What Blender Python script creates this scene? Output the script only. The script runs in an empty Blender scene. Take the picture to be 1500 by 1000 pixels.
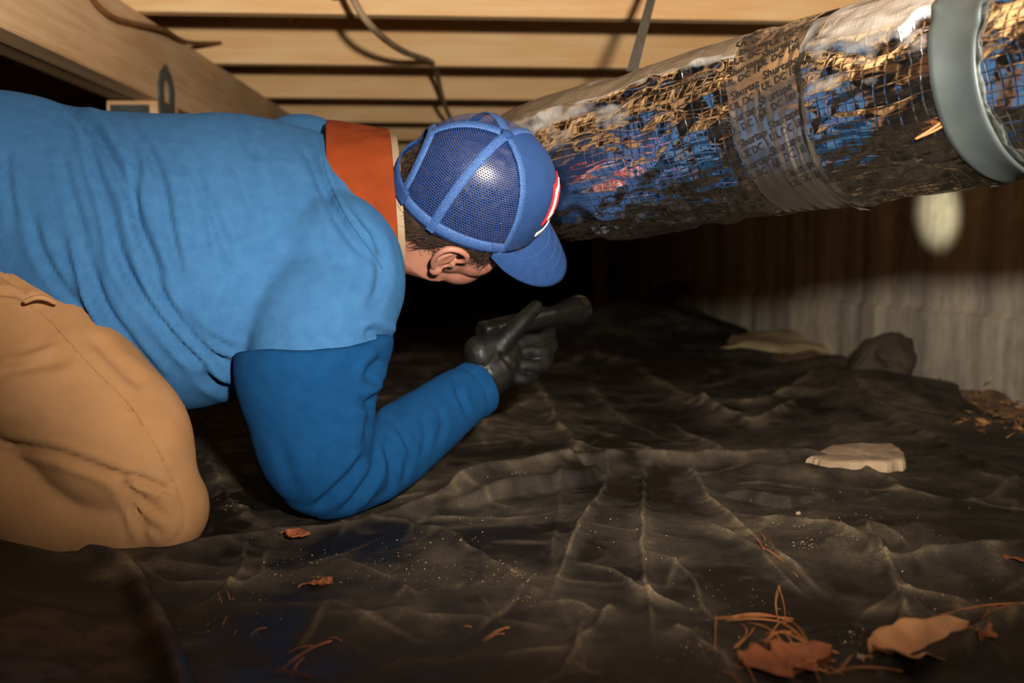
import bpy, bmesh, math, random
import numpy as np
from mathutils import Vector, Matrix

random.seed(7)
rng = np.random.default_rng(7)
C = bpy.context.scene.collection
SC = bpy.context.scene

# ------------------------------------------------------------------ camera, world, flash, exposure
F = 1458.0
PIT = math.atan(115.0 / 1458.0)
CAM = np.array([0.0, 0.0, 0.31])
RT = np.array([1.0, 0.0, 0.0])
FW = np.array([0.0, math.cos(PIT), -math.sin(PIT)])
UP = np.array([0.0, math.sin(PIT), math.cos(PIT)])


def P(px, py, d):
    return CAM + d * (FW + RT * (px - 750) / F + UP * (500 - py) / F)


def proj(v):
    r = v - CAM
    d = np.maximum(r @ FW, 1e-4)
    return 750 + F * (r @ RT) / d, 500 - F * (r @ UP) / d, d


def G0(px, py, z=0.0):
    d = FW + RT * (px - 750) / F + UP * (500 - py) / F
    t = (z - CAM[2]) / d[2]
    return CAM + d * t


cam = bpy.data.cameras.new('camera')
cam.sensor_width = 36.0
cam.lens = 36.0 * F / 1500.0
cam.clip_start = 0.02
cam.dof.use_dof = True
cam.dof.focus_distance = 1.14
cam.dof.aperture_fstop = 4.5
co = bpy.data.objects.new('camera', cam)
C.objects.link(co)
co.location = CAM
co.rotation_euler = (math.pi / 2 - PIT, 0, 0)
SC.camera = co

w = bpy.data.worlds.new('world')
SC.world = w
w.use_nodes = True
w.node_tree.nodes['Background'].inputs[0].default_value = (1.0, 0.82, 0.62, 1)
w.node_tree.nodes['Background'].inputs[1].default_value = 0.0025

fl = bpy.data.lights.new('flash', 'SPOT')
fl.energy = 205.0
fl.color = (1.0, 0.925, 0.83)
fl.shadow_soft_size = 0.028
fl.spot_size = math.radians(98)
fl.spot_blend = 0.75
flo = bpy.data.objects.new('flash', fl)
C.objects.link(flo)
flo.location = (0.15, -0.02, 0.31 + 0.165)
_dir = Vector((-0.03, 1.0, 0.25))
flo.rotation_euler = _dir.to_track_quat('-Z', 'Y').to_euler()

SC.view_settings.view_transform = 'Standard'
SC.view_settings.look = 'None'
SC.view_settings.gamma = 1.0
SC.view_settings.use_curve_mapping = False
SC.view_settings.exposure = 0.0

# ------------------------------------------------------------------ noise


def _hash(ix, iy, iz, seed):
    h = (ix.astype(np.uint32) * np.uint32(374761393) + iy.astype(np.uint32) * np.uint32(668265263)
         + iz.astype(np.uint32) * np.uint32(2147483647 - 58) + np.uint32(seed * 1013904223 % 4294967295))
    h = (h ^ (h >> np.uint32(13))) * np.uint32(1274126177)
    h = h ^ (h >> np.uint32(16))
    h = h * np.uint32(2246822519)
    h = h ^ (h >> np.uint32(15))
    return (h & np.uint32(0xFFFFFF)).astype(np.float64) / 8388607.5 - 1.0


def vn(p, seed=0):
    """smooth value noise -1..1, p (n,2) or (n,3)"""
    p = np.asarray(p, float)
    i = np.floor(p).astype(np.int64)
    f = p - i
    f = f * f * f * (f * (f * 6 - 15) + 10)
    if p.shape[1] == 2:
        z = np.zeros(len(p), np.int64)
        a = _hash(i[:, 0], i[:, 1], z, seed)
        b = _hash(i[:, 0] + 1, i[:, 1], z, seed)
        c = _hash(i[:, 0], i[:, 1] + 1, z, seed)
        d = _hash(i[:, 0] + 1, i[:, 1] + 1, z, seed)
        x = a + (b - a) * f[:, 0]
        y = c + (d - c) * f[:, 0]
        return x + (y - x) * f[:, 1]
    r = []
    for k in (0, 1):
        a = _hash(i[:, 0], i[:, 1], i[:, 2] + k, seed)
        b = _hash(i[:, 0] + 1, i[:, 1], i[:, 2] + k, seed)
        c = _hash(i[:, 0], i[:, 1] + 1, i[:, 2] + k, seed)
        d = _hash(i[:, 0] + 1, i[:, 1] + 1, i[:, 2] + k, seed)
        x = a + (b - a) * f[:, 0]
        y = c + (d - c) * f[:, 0]
        r.append(x + (y - x) * f[:, 1])
    return r[0] + (r[1] - r[0]) * f[:, 2]


def fbm(p, seed=0, oct=4, gain=0.5):
    p = np.asarray(p, float)
    s = np.zeros(len(p))
    a = 1.0
    for k in range(oct):
        s += a * vn(p * (2.03 ** k) + 17.3 * k, seed + k)
        a *= gain
    return s


def ridged(p, seed=0, oct=3):
    p = np.asarray(p, float)
    s = np.zeros(len(p))
    a = 1.0
    for k in range(oct):
        s += a * (1 - np.abs(vn(p * (2.1 ** k) + 9.1 * k, seed + 31 * k)) * 2.2)
        a *= 0.5
    return s


def crumple(p, seed=0, n=9, scale=1.0):
    """paper-like facets: abs of many tilted waves with warped phase"""
    r = np.random.default_rng(seed)
    p = np.asarray(p, float)
    s = np.zeros(len(p))
    wx = vn(p * 0.9 * scale, seed + 5)
    for k in range(n):
        v = r.normal(size=p.shape[1])
        v /= np.linalg.norm(v)
        fr = scale * r.uniform(0.6, 2.2)
        ph = p @ v * fr + r.uniform(0, 10) + 0.6 * wx
        tri = np.abs((ph % 1.0) - 0.5) * 2
        s += (tri - 0.5) / fr * scale * (0.5 + 0.5 * vn(p * 0.7 * scale + 3.3 * k, seed + 77 + k))
    return s / n


def sst(x, a, b):
    t = np.clip((x - a) / (b - a), 0, 1)
    return t * t * (3 - 2 * t)


def polydist(x, y, pts):
    """distance to polyline, signed side and 0..1 position along it"""
    pts = np.asarray(pts, float)
    best = np.full(x.shape, 1e9)
    sd = np.zeros(x.shape)
    tt = np.zeros(x.shape)
    seg = np.linalg.norm(np.diff(pts, axis=0), axis=1)
    tot = seg.sum()
    acc = 0
    for (a, b, L) in zip(pts[:-1], pts[1:], seg):
        if L < 1e-9:
            continue
        ux, uy = (b - a) / L
        rx, ry = x - a[0], y - a[1]
        al = np.clip(rx * ux + ry * uy, 0, L)
        dx, dy = rx - al * ux, ry - al * uy
        d = np.hypot(dx, dy)
        m = d < best
        best[m] = d[m]
        sd[m] = (ux * dy - uy * dx)[m]
        tt[m] = ((acc + al) / tot)[m]
        acc += L
    return best, np.sign(sd) * best, tt


def catmull(pts, n):
    pts = np.asarray(pts, float)
    m = len(pts)
    e = np.vstack([2 * pts[0] - pts[1], pts, 2 * pts[-1] - pts[-2]])
    out = []
    for u in np.linspace(0, m - 1, n):
        k = min(int(u), m - 2)
        t = u - k
        p0, p1, p2, p3 = e[k], e[k + 1], e[k + 2], e[k + 3]
        out.append(0.5 * (2 * p1 + (p2 - p0) * t + (2 * p0 - 5 * p1 + 4 * p2 - p3) * t * t
                          + (3 * p1 - p0 - 3 * p2 + p3) * t ** 3))
    return np.array(out)


# ------------------------------------------------------------------ mesh helpers


def mesh_arr(name, V, Fq):
    """fast mesh from arrays; Fq (m,4) or (m,3)"""
    V = np.asarray(V, np.float32)
    Fq = np.asarray(Fq, np.int32)
    me = bpy.data.meshes.new(name)
    me.vertices.add(len(V))
    me.vertices.foreach_set('co', V.ravel())
    k = Fq.shape[1]
    me.loops.add(Fq.size)
    me.loops.foreach_set('vertex_index', Fq.ravel())
    me.polygons.add(len(Fq))
    me.polygons.foreach_set('loop_start', np.arange(0, Fq.size, k, dtype=np.int32))
    me.polygons.foreach_set('loop_total', np.full(len(Fq), k, np.int32))
    me.update(calc_edges=True)
    return me


def mesh_py(name, V, Fs):
    me = bpy.data.meshes.new(name)
    me.from_pydata([tuple(map(float, v)) for v in V], [], [tuple(map(int, f)) for f in Fs])
    me.update()
    return me


def gridfaces(nu, nv, wrap_v=False):
    """vertex (i,j) = i*nv + j"""
    i = np.arange(nu - 1)
    j = np.arange(nv if wrap_v else nv - 1)
    I, J = np.meshgrid(i, j, indexing='ij')
    J2 = (J + 1) % nv
    return np.stack([I * nv + J, (I + 1) * nv + J, (I + 1) * nv + J2, I * nv + J2], -1).reshape(-1, 4)


def link(name, me, m=None, parent=None, smooth=True):
    o = bpy.data.objects.new(name, me)
    C.objects.link(o)
    if m is not None:
        me.materials.append(m)
    if smooth and hasattr(me, 'polygons'):
        me.polygons.foreach_set('use_smooth', np.ones(len(me.polygons), bool))
    if parent is not None:
        o.parent = parent
        if parent.type == 'EMPTY':
            o.matrix_parent_inverse = Matrix.Translation(-parent.location)
    return o


def tag(o, label=None, cat=None, group=None, kind=None):
    if label:
        o['label'] = label
    if cat:
        o['category'] = cat
    if group:
        o['group'] = group
    if kind:
        o['kind'] = kind
    return o


def empty(name, loc, label, cat, group=None):
    o = bpy.data.objects.new(name, None)
    o.empty_display_size = 0.05
    C.objects.link(o)
    o.location = Vector(loc)
    return tag(o, label, cat, group)


def frames(pts):
    pts = np.asarray(pts, float)
    T = np.gradient(pts, axis=0)
    T /= np.linalg.norm(T, axis=1)[:, None] + 1e-12
    ref = np.array([0, 0, 1.0])
    if abs(T[0] @ ref) > 0.9:
        ref = np.array([0, 1.0, 0])
    A = []
    a = ref - (ref @ T[0]) * T[0]
    for t in T:
        a = a - (a @ t) * t
        a = a / np.linalg.norm(a)
        A.append(a)
    A = np.array(A)
    return T, A, np.cross(T, A)


def tube(pts, rad, n=12, res=None, cap=True, flat=None):
    """swept tube with rounded ends -> V, faces(list)"""
    pts = np.asarray(pts, float)
    rad = np.asarray(rad, float) * np.ones(len(pts))
    if res:
        q = catmull(np.column_stack([pts, rad]), res)
        pts, rad = q[:, :3], np.maximum(q[:, 3], 1e-5)
    if cap:
        t0 = pts[0] - pts[1]
        t0 /= np.linalg.norm(t0)
        t1 = pts[-1] - pts[-2]
        t1 /= np.linalg.norm(t1)
        pre = [(pts[0] + t0 * rad[0] * s, rad[0] * c) for s, c in ((0.98, 0.2), (0.8, 0.6), (0.45, 0.89))]
        post = [(pts[-1] + t1 * rad[-1] * s, rad[-1] * c) for s, c in ((0.45, 0.89), (0.8, 0.6), (0.98, 0.2))]
        pts = np.vstack([[p for p, _ in pre], pts, [p for p, _ in post]])
        rad = np.concatenate([[r for _, r in pre], rad, [r for _, r in post]])
    T, A, B = frames(pts)
    th = np.linspace(0, 2 * np.pi, n, endpoint=False)
    fl = 1.0 if flat is None else flat
    V = (pts[:, None, :] + rad[:, None, None] * (np.cos(th)[None, :, None] * A[:, None, :] * fl
                                                  + np.sin(th)[None, :, None] * B[:, None, :])).reshape(-1, 3)
    Fs = [tuple(f) for f in gridfaces(len(pts), n, True)]
    Fs.append(tuple(range(n))[::-1])
    k = (len(pts) - 1) * n
    Fs.append(tuple(range(k, k + n)))
    # make normals outward
    Fs = [f[::-1] for f in Fs]
    return V, Fs


def loft(st, n=48, close=True):
    """stations (c, a, b): rings c + cos a + sin b"""
    th = np.linspace(0, 2 * np.pi, n, endpoint=False)
    V = np.concatenate([c + np.cos(th)[:, None] * a + np.sin(th)[:, None] * b for c, a, b in
                        [(np.asarray(x), np.asarray(y), np.asarray(z)) for x, y, z in st]])
    Fs = [tuple(f) for f in gridfaces(len(st), n, True)]
    if close:
        Fs.append(tuple(range(n))[::-1])
        k = (len(st) - 1) * n
        Fs.append(tuple(range(k, k + n)))
    return V, Fs


def ellipsoid(c, a, b, e, n=20):
    c, a, b, e = map(np.asarray, (c, a, b, e))
    ph = np.linspace(-np.pi / 2 + 0.05, np.pi / 2 - 0.05, n)
    return loft([(c + e * math.sin(p), a * math.cos(p), b * math.cos(p)) for p in ph], 2 * n)


def join(parts):
    V, Fs, k = [], [], 0
    for v, f in parts:
        V.append(np.asarray(v))
        Fs += [tuple(i + k for i in q) for q in f]
        k += len(v)
    return np.concatenate(V), Fs


def box(lo, hi):
    x0, y0, z0 = lo
    x1, y1, z1 = hi
    V = np.array([(x, y, z) for x in (x0, x1) for y in (y0, y1) for z in (z0, z1)], float)
    Fs = [(0, 1, 3, 2), (4, 6, 7, 5), (0, 4, 5, 1), (2, 3, 7, 6), (0, 2, 6, 4), (1, 5, 7, 3)]
    return V, Fs


def sculpt(name, parts, voxel, smooth=6, fac=0.5):
    """fuse overlapping volumes into one continuous smooth surface"""
    V, Fs = join(parts)
    me = mesh_py(name + '_src', V, Fs)
    bm = bmesh.new()
    bm.from_mesh(me)
    bmesh.ops.recalc_face_normals(bm, faces=bm.faces)
    bm.to_mesh(me)
    bm.free()
    o = bpy.data.objects.new('tmp', me)
    C.objects.link(o)
    r = o.modifiers.new('r', 'REMESH')
    r.mode = 'VOXEL'
    r.voxel_size = voxel
    s = o.modifiers.new('s', 'SMOOTH')
    s.factor = fac
    s.iterations = smooth
    dg = bpy.context.evaluated_depsgraph_get()
    out = bpy.data.meshes.new_from_object(o.evaluated_get(dg))
    out.name = name
    bpy.data.objects.remove(o)
    bpy.data.meshes.remove(me)
    out.materials.clear()
    return out


def getco(me):
    a = np.empty(len(me.vertices) * 3, np.float32)
    me.vertices.foreach_get('co', a)
    return a.reshape(-1, 3).astype(float)


def getno(me):
    a = np.empty(len(me.vertices) * 3, np.float32)
    me.vertex_normals.foreach_get('vector', a)
    return a.reshape(-1, 3).astype(float)


def setco(me, V):
    me.vertices.foreach_set('co', np.asarray(V, np.float32).ravel())
    me.update()


def wrinkle(me, folds, base=None):
    """press fold lines into a garment: each fold = (polyline seen on the near side, width, depth, kind)"""
    V = getco(me)
    N = getno(me)
    px, py, d = proj(V)
    view = CAM - V
    view /= np.linalg.norm(view, axis=1)[:, None]
    fac = sst((N * view).sum(1), -0.15, 0.25)
    disp = np.zeros(len(V))
    jx = 3 * vn(V * 14, 3)
    jy = 3 * vn(V * 14, 4)
    for pts, wd, amp, kind in folds:
        a = np.array(pts, float)
        if len(a) > 2:
            a = catmull(a, len(a) * 5)
        m = ((px > a[:, 0].min() - 4 * wd - 9) & (px < a[:, 0].max() + 4 * wd + 9)
             & (py > a[:, 1].min() - 4 * wd - 9) & (py < a[:, 1].max() + 4 * wd + 9) & (fac > 0))
        if not m.any():
            continue
        k = 0.25 if kind == 't' else 1.0
        dist, sd, t = polydist(px[m] + jx[m] * k, py[m] + jy[m] * k, a)
        x = sd / wd
        tap = sst(t, 0.0, 0.25) * (1 - sst(t, 0.75, 1.0))
        if kind == 't':
            tap = np.where((t > 0.001) & (t < 0.999), 1, 0)
        if kind == 'v':
            pr = -np.exp(-x * x) + 0.45 * (np.exp(-(x - 2) ** 2) + np.exp(-(x + 2) ** 2))
        elif kind == 'r':
            pr = np.exp(-x * x) - 0.35 * (np.exp(-(x - 2) ** 2) + np.exp(-(x + 2) ** 2))
        elif kind == 's':
            pr = 1.6 * x * np.exp(-x * x)
        elif kind == 'e':      # undercut edge
            pr = -1.0 * np.exp(-x * x) + 0.8 * np.exp(-(x + 1.8) ** 2 / 1.6)
        else:
            pr = -np.exp(-x * x)
        disp[m] += amp * pr * tap * fac[m]
    if base is not None:
        disp += base(V)
    V = V + N * disp[:, None]
    setco(me, V)
    return me


# ------------------------------------------------------------------ materials


def srgb(r, g, b):
    f = lambda c: (c / 255 / 12.92) if c / 255 <= 0.04045 else ((c / 255 + 0.055) / 1.055) ** 2.4
    return (f(r), f(g), f(b), 1.0)


def mat(name, col, rough=0.7, metal=0.0, col2=None, nscale=8.0, ndetail=5, stretch=(1, 1, 1), bump=0.0,
        bscale=200.0, bdist=0.001, spec=0.5, sheen=0.0, lo=0.35, hi=0.65, bstretch=None, coords='Object', sss=0.0):
    m = bpy.data.materials.new(name)
    m.use_nodes = True
    nt = m.node_tree
    N, L = nt.nodes, nt.links
    b = N['Principled BSDF']
    b.inputs['Base Color'].default_value = col
    b.inputs['Roughness'].default_value = rough
    b.inputs['Metallic'].default_value = metal
    b.inputs['Specular IOR Level'].default_value = spec
    if sheen:
        b.inputs['Sheen Weight'].default_value = sheen
        b.inputs['Sheen Roughness'].default_value = 0.5
        b.inputs['Sheen Tint'].default_value = col
    if sss:
        b.inputs['Subsurface Weight'].default_value = sss
        b.inputs['Subsurface Radius'].default_value = (0.008, 0.003, 0.0015)
    tc = N.new('ShaderNodeTexCoord')
    if col2 is not None:
        mp = N.new('ShaderNodeMapping')
        mp.inputs['Scale'].default_value = stretch
        L.new(tc.outputs[coords], mp.inputs[0])
        n = N.new('ShaderNodeTexNoise')
        n.inputs['Scale'].default_value = nscale
        n.inputs['Detail'].default_value = ndetail
        L.new(mp.outputs[0], n.inputs['Vector'])
        r = N.new('ShaderNodeValToRGB')
        r.color_ramp.elements[0].position = lo
        r.color_ramp.elements[1].position = hi
        r.color_ramp.elements[0].color = col
        r.color_ramp.elements[1].color = col2
        L.new(n.outputs['Fac'], r.inputs[0])
        L.new(r.outputs[0], b.inputs['Base Color'])
    if bump:
        mp2 = N.new('ShaderNodeMapping')
        mp2.inputs['Scale'].default_value = bstretch or (1, 1, 1)
        L.new(tc.outputs[coords], mp2.inputs[0])
        n2 = N.new('ShaderNodeTexNoise')
        n2.inputs['Scale'].default_value = bscale
        n2.inputs['Detail'].default_value = 3
        L.new(mp2.outputs[0], n2.inputs['Vector'])
        bp = N.new('ShaderNodeBump')
        bp.inputs['Strength'].default_value = bump
        bp.inputs['Distance'].default_value = bdist
        L.new(n2.outputs['Fac'], bp.inputs['Height'])
        L.new(bp.outputs[0], b.inputs['Normal'])
    return m


def wood(name, c1, c2, rough=0.75):
    """grain runs along local X"""
    m = bpy.data.materials.new(name)
    m.use_nodes = True
    N, L = m.node_tree.nodes, m.node_tree.links
    b = N['Principled BSDF']
    b.inputs['Roughness'].default_value = rough
    b.inputs['Specular IOR Level'].default_value = 0.25
    tc = N.new('ShaderNodeTexCoord')
    mp = N.new('ShaderNodeMapping')
    mp.inputs['Scale'].default_value = (1.2, 22, 22)
    L.new(tc.outputs['Object'], mp.inputs[0])
    n = N.new('ShaderNodeTexNoise')
    n.inputs['Scale'].default_value = 3
    n.inputs['Detail'].default_value = 6
    n.inputs['Distortion'].default_value = 0.6
    L.new(mp.outputs[0], n.inputs['Vector'])
    mp2 = N.new('ShaderNodeMapping')
    mp2.inputs['Scale'].default_value = (1.5, 6, 6)
    L.new(tc.outputs['Object'], mp2.inputs[0])
    n2 = N.new('ShaderNodeTexNoise')
    n2.inputs['Scale'].default_value = 2.0
    n2.inputs['Detail'].default_value = 3
    L.new(mp2.outputs[0], n2.inputs['Vector'])
    ad = N.new('ShaderNodeMath')
    ad.operation = 'ADD'
    L.new(n.outputs['Fac'], ad.inputs[0])
    L.new(n2.outputs['Fac'], ad.inputs[1])
    hf = N.new('ShaderNodeMath')
    hf.operation = 'MULTIPLY'
    hf.inputs[1].default_value = 0.5
    L.new(ad.outputs[0], hf.inputs[0])
    r = N.new('ShaderNodeValToRGB')
    r.color_ramp.elements[0].position = 0.38
    r.color_ramp.elements[1].position = 0.62
    r.color_ramp.elements[0].color = c1
    r.color_ramp.elements[1].color = c2
    L.new(hf.outputs[0], r.inputs[0])
    L.new(r.outputs[0], b.inputs['Base Color'])
    bp = N.new('ShaderNodeBump')
    bp.inputs['Strength'].default_value = 0.25
    bp.inputs['Distance'].default_value = 0.002
    L.new(n.outputs['Fac'], bp.inputs['Height'])
    L.new(bp.outputs[0], b.inputs['Normal'])
    return m


def plastic_mat(name='black_plastic'):
    """black polythene; attribute dust = where dry soil has settled"""
    m = bpy.data.materials.new(name)
    m.use_nodes = True
    N, L = m.node_tree.nodes, m.node_tree.links
    b = N['Principled BSDF']
    at = N.new('ShaderNodeAttribute')
    at.attribute_name = 'dust'
    tc = N.new('ShaderNodeTexCoord')
    n1 = N.new('ShaderNodeTexNoise')
    n1.inputs['Scale'].default_value = 18
    n1.inputs['Detail'].default_value = 8
    n1.inputs['Roughness'].default_value = 0.7
    L.new(tc.outputs['Object'], n1.inputs['Vector'])
    n2 = N.new('ShaderNodeTexNoise')
    n2.inputs['Scale'].default_value = 420
    n2.inputs['Detail'].default_value = 2
    L.new(tc.outputs['Object'], n2.inputs['Vector'])
    mr = N.new('ShaderNodeMapRange')
    mr.inputs['From Min'].default_value = 0.3
    mr.inputs['From Max'].default_value = 0.7
    mr.inputs['To Min'].default_value = 0.2
    mr.inputs['To Max'].default_value = 1.75
    L.new(n1.outputs['Fac'], mr.inputs['Value'])
    mr2 = N.new('ShaderNodeMapRange')
    mr2.inputs['From Min'].default_value = 0.3
    mr2.inputs['From Max'].default_value = 0.7
    mr2.inputs['To Min'].default_value = 0.6
    mr2.inputs['To Max'].default_value = 1.4
    L.new(n2.outputs['Fac'], mr2.inputs['Value'])
    mu = N.new('ShaderNodeMath')
    mu.operation = 'MULTIPLY'
    L.new(at.outputs['Fac'], mu.inputs[0])
    L.new(mr.outputs[0], mu.inputs[1])
    mu2 = N.new('ShaderNodeMath')
    mu2.operation = 'MULTIPLY'
    mu2.use_clamp = True
    L.new(mu.outputs[0], mu2.inputs[0])
    L.new(mr2.outputs[0], mu2.inputs[1])
    mx = N.new('ShaderNodeMix')
    mx.data_type = 'RGBA'
    mx.inputs['A'].default_value = (0.0075, 0.0058, 0.0045, 1)
    mx.inputs['B'].default_value = (0.30, 0.225, 0.135, 1)
    L.new(mu2.outputs[0], mx.inputs['Factor'])
    L.new(mx.outputs['Result'], b.inputs['Base Color'])
    rr = N.new('ShaderNodeMapRange')
    rr.inputs['From Min'].default_value = 0.0
    rr.inputs['From Max'].default_value = 0.05
    rr.inputs['To Min'].default_value = 0.46
    rr.inputs['To Max'].default_value = 0.82
    L.new(mu2.outputs[0], rr.inputs['Value'])
    L.new(rr.outputs[0], b.inputs['Roughness'])
    b.inputs['Specular IOR Level'].default_value = 0.22
    bp = N.new('ShaderNodeBump')
    bp.inputs['Strength'].default_value = 0.35
    bp.inputs['Distance'].default_value = 0.003
    n3 = N.new('ShaderNodeTexNoise')
    n3.inputs['Scale'].default_value = 45
    n3.inputs['Detail'].default_value = 5
    L.new(tc.outputs['Object'], n3.inputs['Vector'])
    L.new(n3.outputs['Fac'], bp.inputs['Height'])
    L.new(bp.outputs[0], b.inputs['Normal'])
    return m


M = {}
M['joist'] = wood('joist_wood', srgb(236, 182, 122), srgb(246, 205, 150))
M['beam'] = wood('beam_wood', srgb(204, 160, 114), srgb(230, 192, 146))
M['beam_old'] = wood('weathered_wood', srgb(140, 112, 80), srgb(176, 146, 106))
M['subfloor'] = mat('subfloor', srgb(60, 44, 30), 0.9, col2=srgb(80, 58, 38))
M['concrete'] = None
M['galv'] = mat('galvanised_steel', srgb(72, 79, 78), 0.5, 0.5, col2=srgb(92, 99, 97), nscale=14, bump=0.05, bscale=60)
M['galv_dull'] = mat('dull_galvanised_steel', srgb(78, 84, 82), 0.5, 0.4, col2=srgb(96, 102, 100), nscale=30)
M['plastic'] = plastic_mat()
M['soil'] = mat('soil', srgb(74, 56, 38), 0.95, col2=srgb(120, 92, 60), nscale=30, bump=0.6, bscale=60, bdist=0.01)
M['sweater'] = mat('blue_fleece', srgb(46, 86, 125), 0.95, col2=srgb(51, 93, 132), nscale=60, bump=0.55, bscale=650, bdist=0.0016, spec=0.1, sheen=0.25)
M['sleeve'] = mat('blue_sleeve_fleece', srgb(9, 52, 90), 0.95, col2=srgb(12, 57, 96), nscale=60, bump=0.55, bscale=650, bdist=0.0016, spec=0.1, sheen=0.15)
M['trouser'] = mat('tan_cotton', srgb(146, 106, 68), 0.9, col2=srgb(156, 116, 78), nscale=16, bump=0.3, bscale=900, bdist=0.001, spec=0.15, sheen=0.1)
M['orange'] = mat('orange_fleece', srgb(112, 46, 18), 0.95, col2=srgb(120, 51, 21), nscale=40, bump=0.4, bscale=700, bdist=0.001, spec=0.1)
M['beige'] = mat('beige_cotton', srgb(138, 117, 92), 0.9, col2=srgb(146, 126, 102), nscale=30, bump=0.2, bscale=500, spec=0.15)
M['skin'] = mat('skin', srgb(158, 104, 84), 0.5, col2=srgb(170, 118, 98), nscale=40, bump=0.15, bscale=300, bdist=0.0006, spec=0.35, sss=0.15)
M['hair'] = mat('brown_hair', srgb(36, 24, 15), 0.6, col2=srgb(60, 41, 26), nscale=90, spec=0.5)
M['cap'] = mat('cap_twill', srgb(33, 60, 106), 0.85, col2=srgb(37, 66, 114), nscale=80, bump=0.3, bscale=1200, bdist=0.0006, spec=0.2)
M['cap_tape'] = mat('cap_seam_tape', srgb(36, 70, 126), 0.7, col2=srgb(70, 106, 158), nscale=700, lo=0.42, hi=0.66, bump=0.6, bscale=900, bdist=0.001)
M['glove'] = mat('black_nitrile', srgb(10, 9, 8), 0.5, col2=srgb(26, 23, 19), nscale=26, bump=0.15, bscale=90, bdist=0.001, lo=0.45, hi=0.75, spec=0.35)
M['torch'] = mat('black_anodised', srgb(24, 23, 21), 0.22, 0.4, spec=0.6)
M['rock'] = mat('concrete_chunk', srgb(128, 106, 80), 0.9, col2=srgb(158, 134, 104), nscale=22, bump=0.5, bscale=70, bdist=0.004)
M['cable'] = mat('grey_cable', srgb(140, 116, 88), 0.6, col2=srgb(170, 144, 112), nscale=20)
M['shadow_brown'] = mat('brown_cable_shadow', srgb(120, 76, 38), 0.7, col2=srgb(138, 90, 48), nscale=20)
M['needle'] = mat('pine_needle', srgb(150, 88, 42), 0.6, col2=srgb(182, 118, 64), nscale=60)
M['leaf'] = mat('dry_leaf', srgb(136, 90, 52), 0.75, col2=srgb(164, 112, 68), nscale=40, bump=0.4, bscale=120, bdist=0.002)
M['leaf_red'] = mat('rust_leaf', srgb(104, 52, 22), 0.75, col2=srgb(140, 76, 36), nscale=50, bump=0.4, bscale=120, bdist=0.002)
M['crumb'] = mat('crumbs', srgb(120, 92, 56), 0.9, col2=srgb(186, 160, 118), nscale=200)
M['litter'] = mat('leaf_litter', srgb(96, 64, 34), 0.9, col2=srgb(156, 110, 62), nscale=60)
M['white'] = mat('white_thread', srgb(225, 225, 225), 0.8)
M['red'] = mat('red_thread', srgb(200, 30, 30), 0.8)
M['boot'] = mat('brown_boot', srgb(70, 46, 28), 0.6, bump=0.3, bscale=100)
M['ink'] = mat('black_print', srgb(22, 17, 14), 0.6)
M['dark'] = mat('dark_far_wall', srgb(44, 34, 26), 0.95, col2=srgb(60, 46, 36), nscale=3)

# ------------------------------------------------------------------ setting: joists, subfloor, walls, soil
HJ = 0.590                       # joist underside above the lens
ZJ = 0.31 + HJ
YAW = math.radians(3.4)


def wall_x(y):
    return 1.20 - 0.07 * y


def concrete_mat():
    m = bpy.data.materials.new('poured_concrete')
    m.use_nodes = True
    N, L = m.node_tree.nodes, m.node_tree.links
    b = N['Principled BSDF']
    b.inputs['Roughness'].default_value = 0.85
    b.inputs['Specular IOR Level'].default_value = 0.3
    tc = N.new('ShaderNodeTexCoord')
    mp = N.new('ShaderNodeMapping')
    mp.inputs['Scale'].default_value = (3, 3.2, 0.35)
    L.new(tc.outputs['Object'], mp.inputs[0])
    n = N.new('ShaderNodeTexNoise')
    n.inputs['Scale'].default_value = 2.2
    n.inputs['Detail'].default_value = 6
    n.inputs['Roughness'].default_value = 0.6
    L.new(mp.outputs[0], n.inputs['Vector'])
    r = N.new('ShaderNodeValToRGB')
    e = r.color_ramp.elements
    e[0].position, e[1].position = 0.34, 0.62
    e[0].color, e[1].color = srgb(126, 119, 106), srgb(196, 184, 160)
    L.new(n.outputs['Fac'], r.inputs[0])
    n2 = N.new('ShaderNodeTexNoise')
    n2.inputs['Scale'].default_value = 26
    n2.inputs['Detail'].default_value = 5
    L.new(tc.outputs['Object'], n2.inputs['Vector'])
    mx = N.new('ShaderNodeMix')
    mx.data_type = 'RGBA'
    mx.blend_type = 'OVERLAY'
    mx.inputs['Factor'].default_value = 0.35
    L.new(r.outputs[0], mx.inputs['A'])
    L.new(n2.outputs['Fac'], mx.inputs['B'])
    L.new(mx.outputs['Result'], b.inputs['Base Color'])
    bp = N.new('ShaderNodeBump')
    bp.inputs['Strength'].default_value = 0.3
    bp.inputs['Distance'].default_value = 0.004
    L.new(n2.outputs['Fac'], bp.inputs['Height'])
    L.new(bp.outputs[0], b.inputs['Normal'])
    return m


M['concrete'] = concrete_mat()


def frame_box(name, L, D, H, m, parent=None, loc=(0, 0, 0), rz=0.0, bev=0.0015):
    """box L along x (centred), D along y (0..D), H along z (0..H)"""
    v, f = box((-L / 2, 0, 0), (L / 2, D, H))
    me = mesh_py(name, v, f)
    if bev:
        bm = bmesh.new()
        bm.from_mesh(me)
        bmesh.ops.bevel(bm, geom=bm.edges, offset=bev, segments=1, affect='EDGES')
        bm.to_mesh(me)
        bm.free()
    o = link(name, me, m, None, smooth=False)
    if parent is not None:
        o.parent = parent
    o.location = loc
    o.rotation_euler = (0, 0, rz)
    return o


# soil floor
fv = np.array([(x, y, -0.03) for x in (-3.6, 1.6) for y in (-1.6, 9.2)], float)
floor = tag(link('floor', mesh_py('floor', fv, [(0, 2, 3, 1)]), M['soil'], smooth=False), kind='structure')
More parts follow.
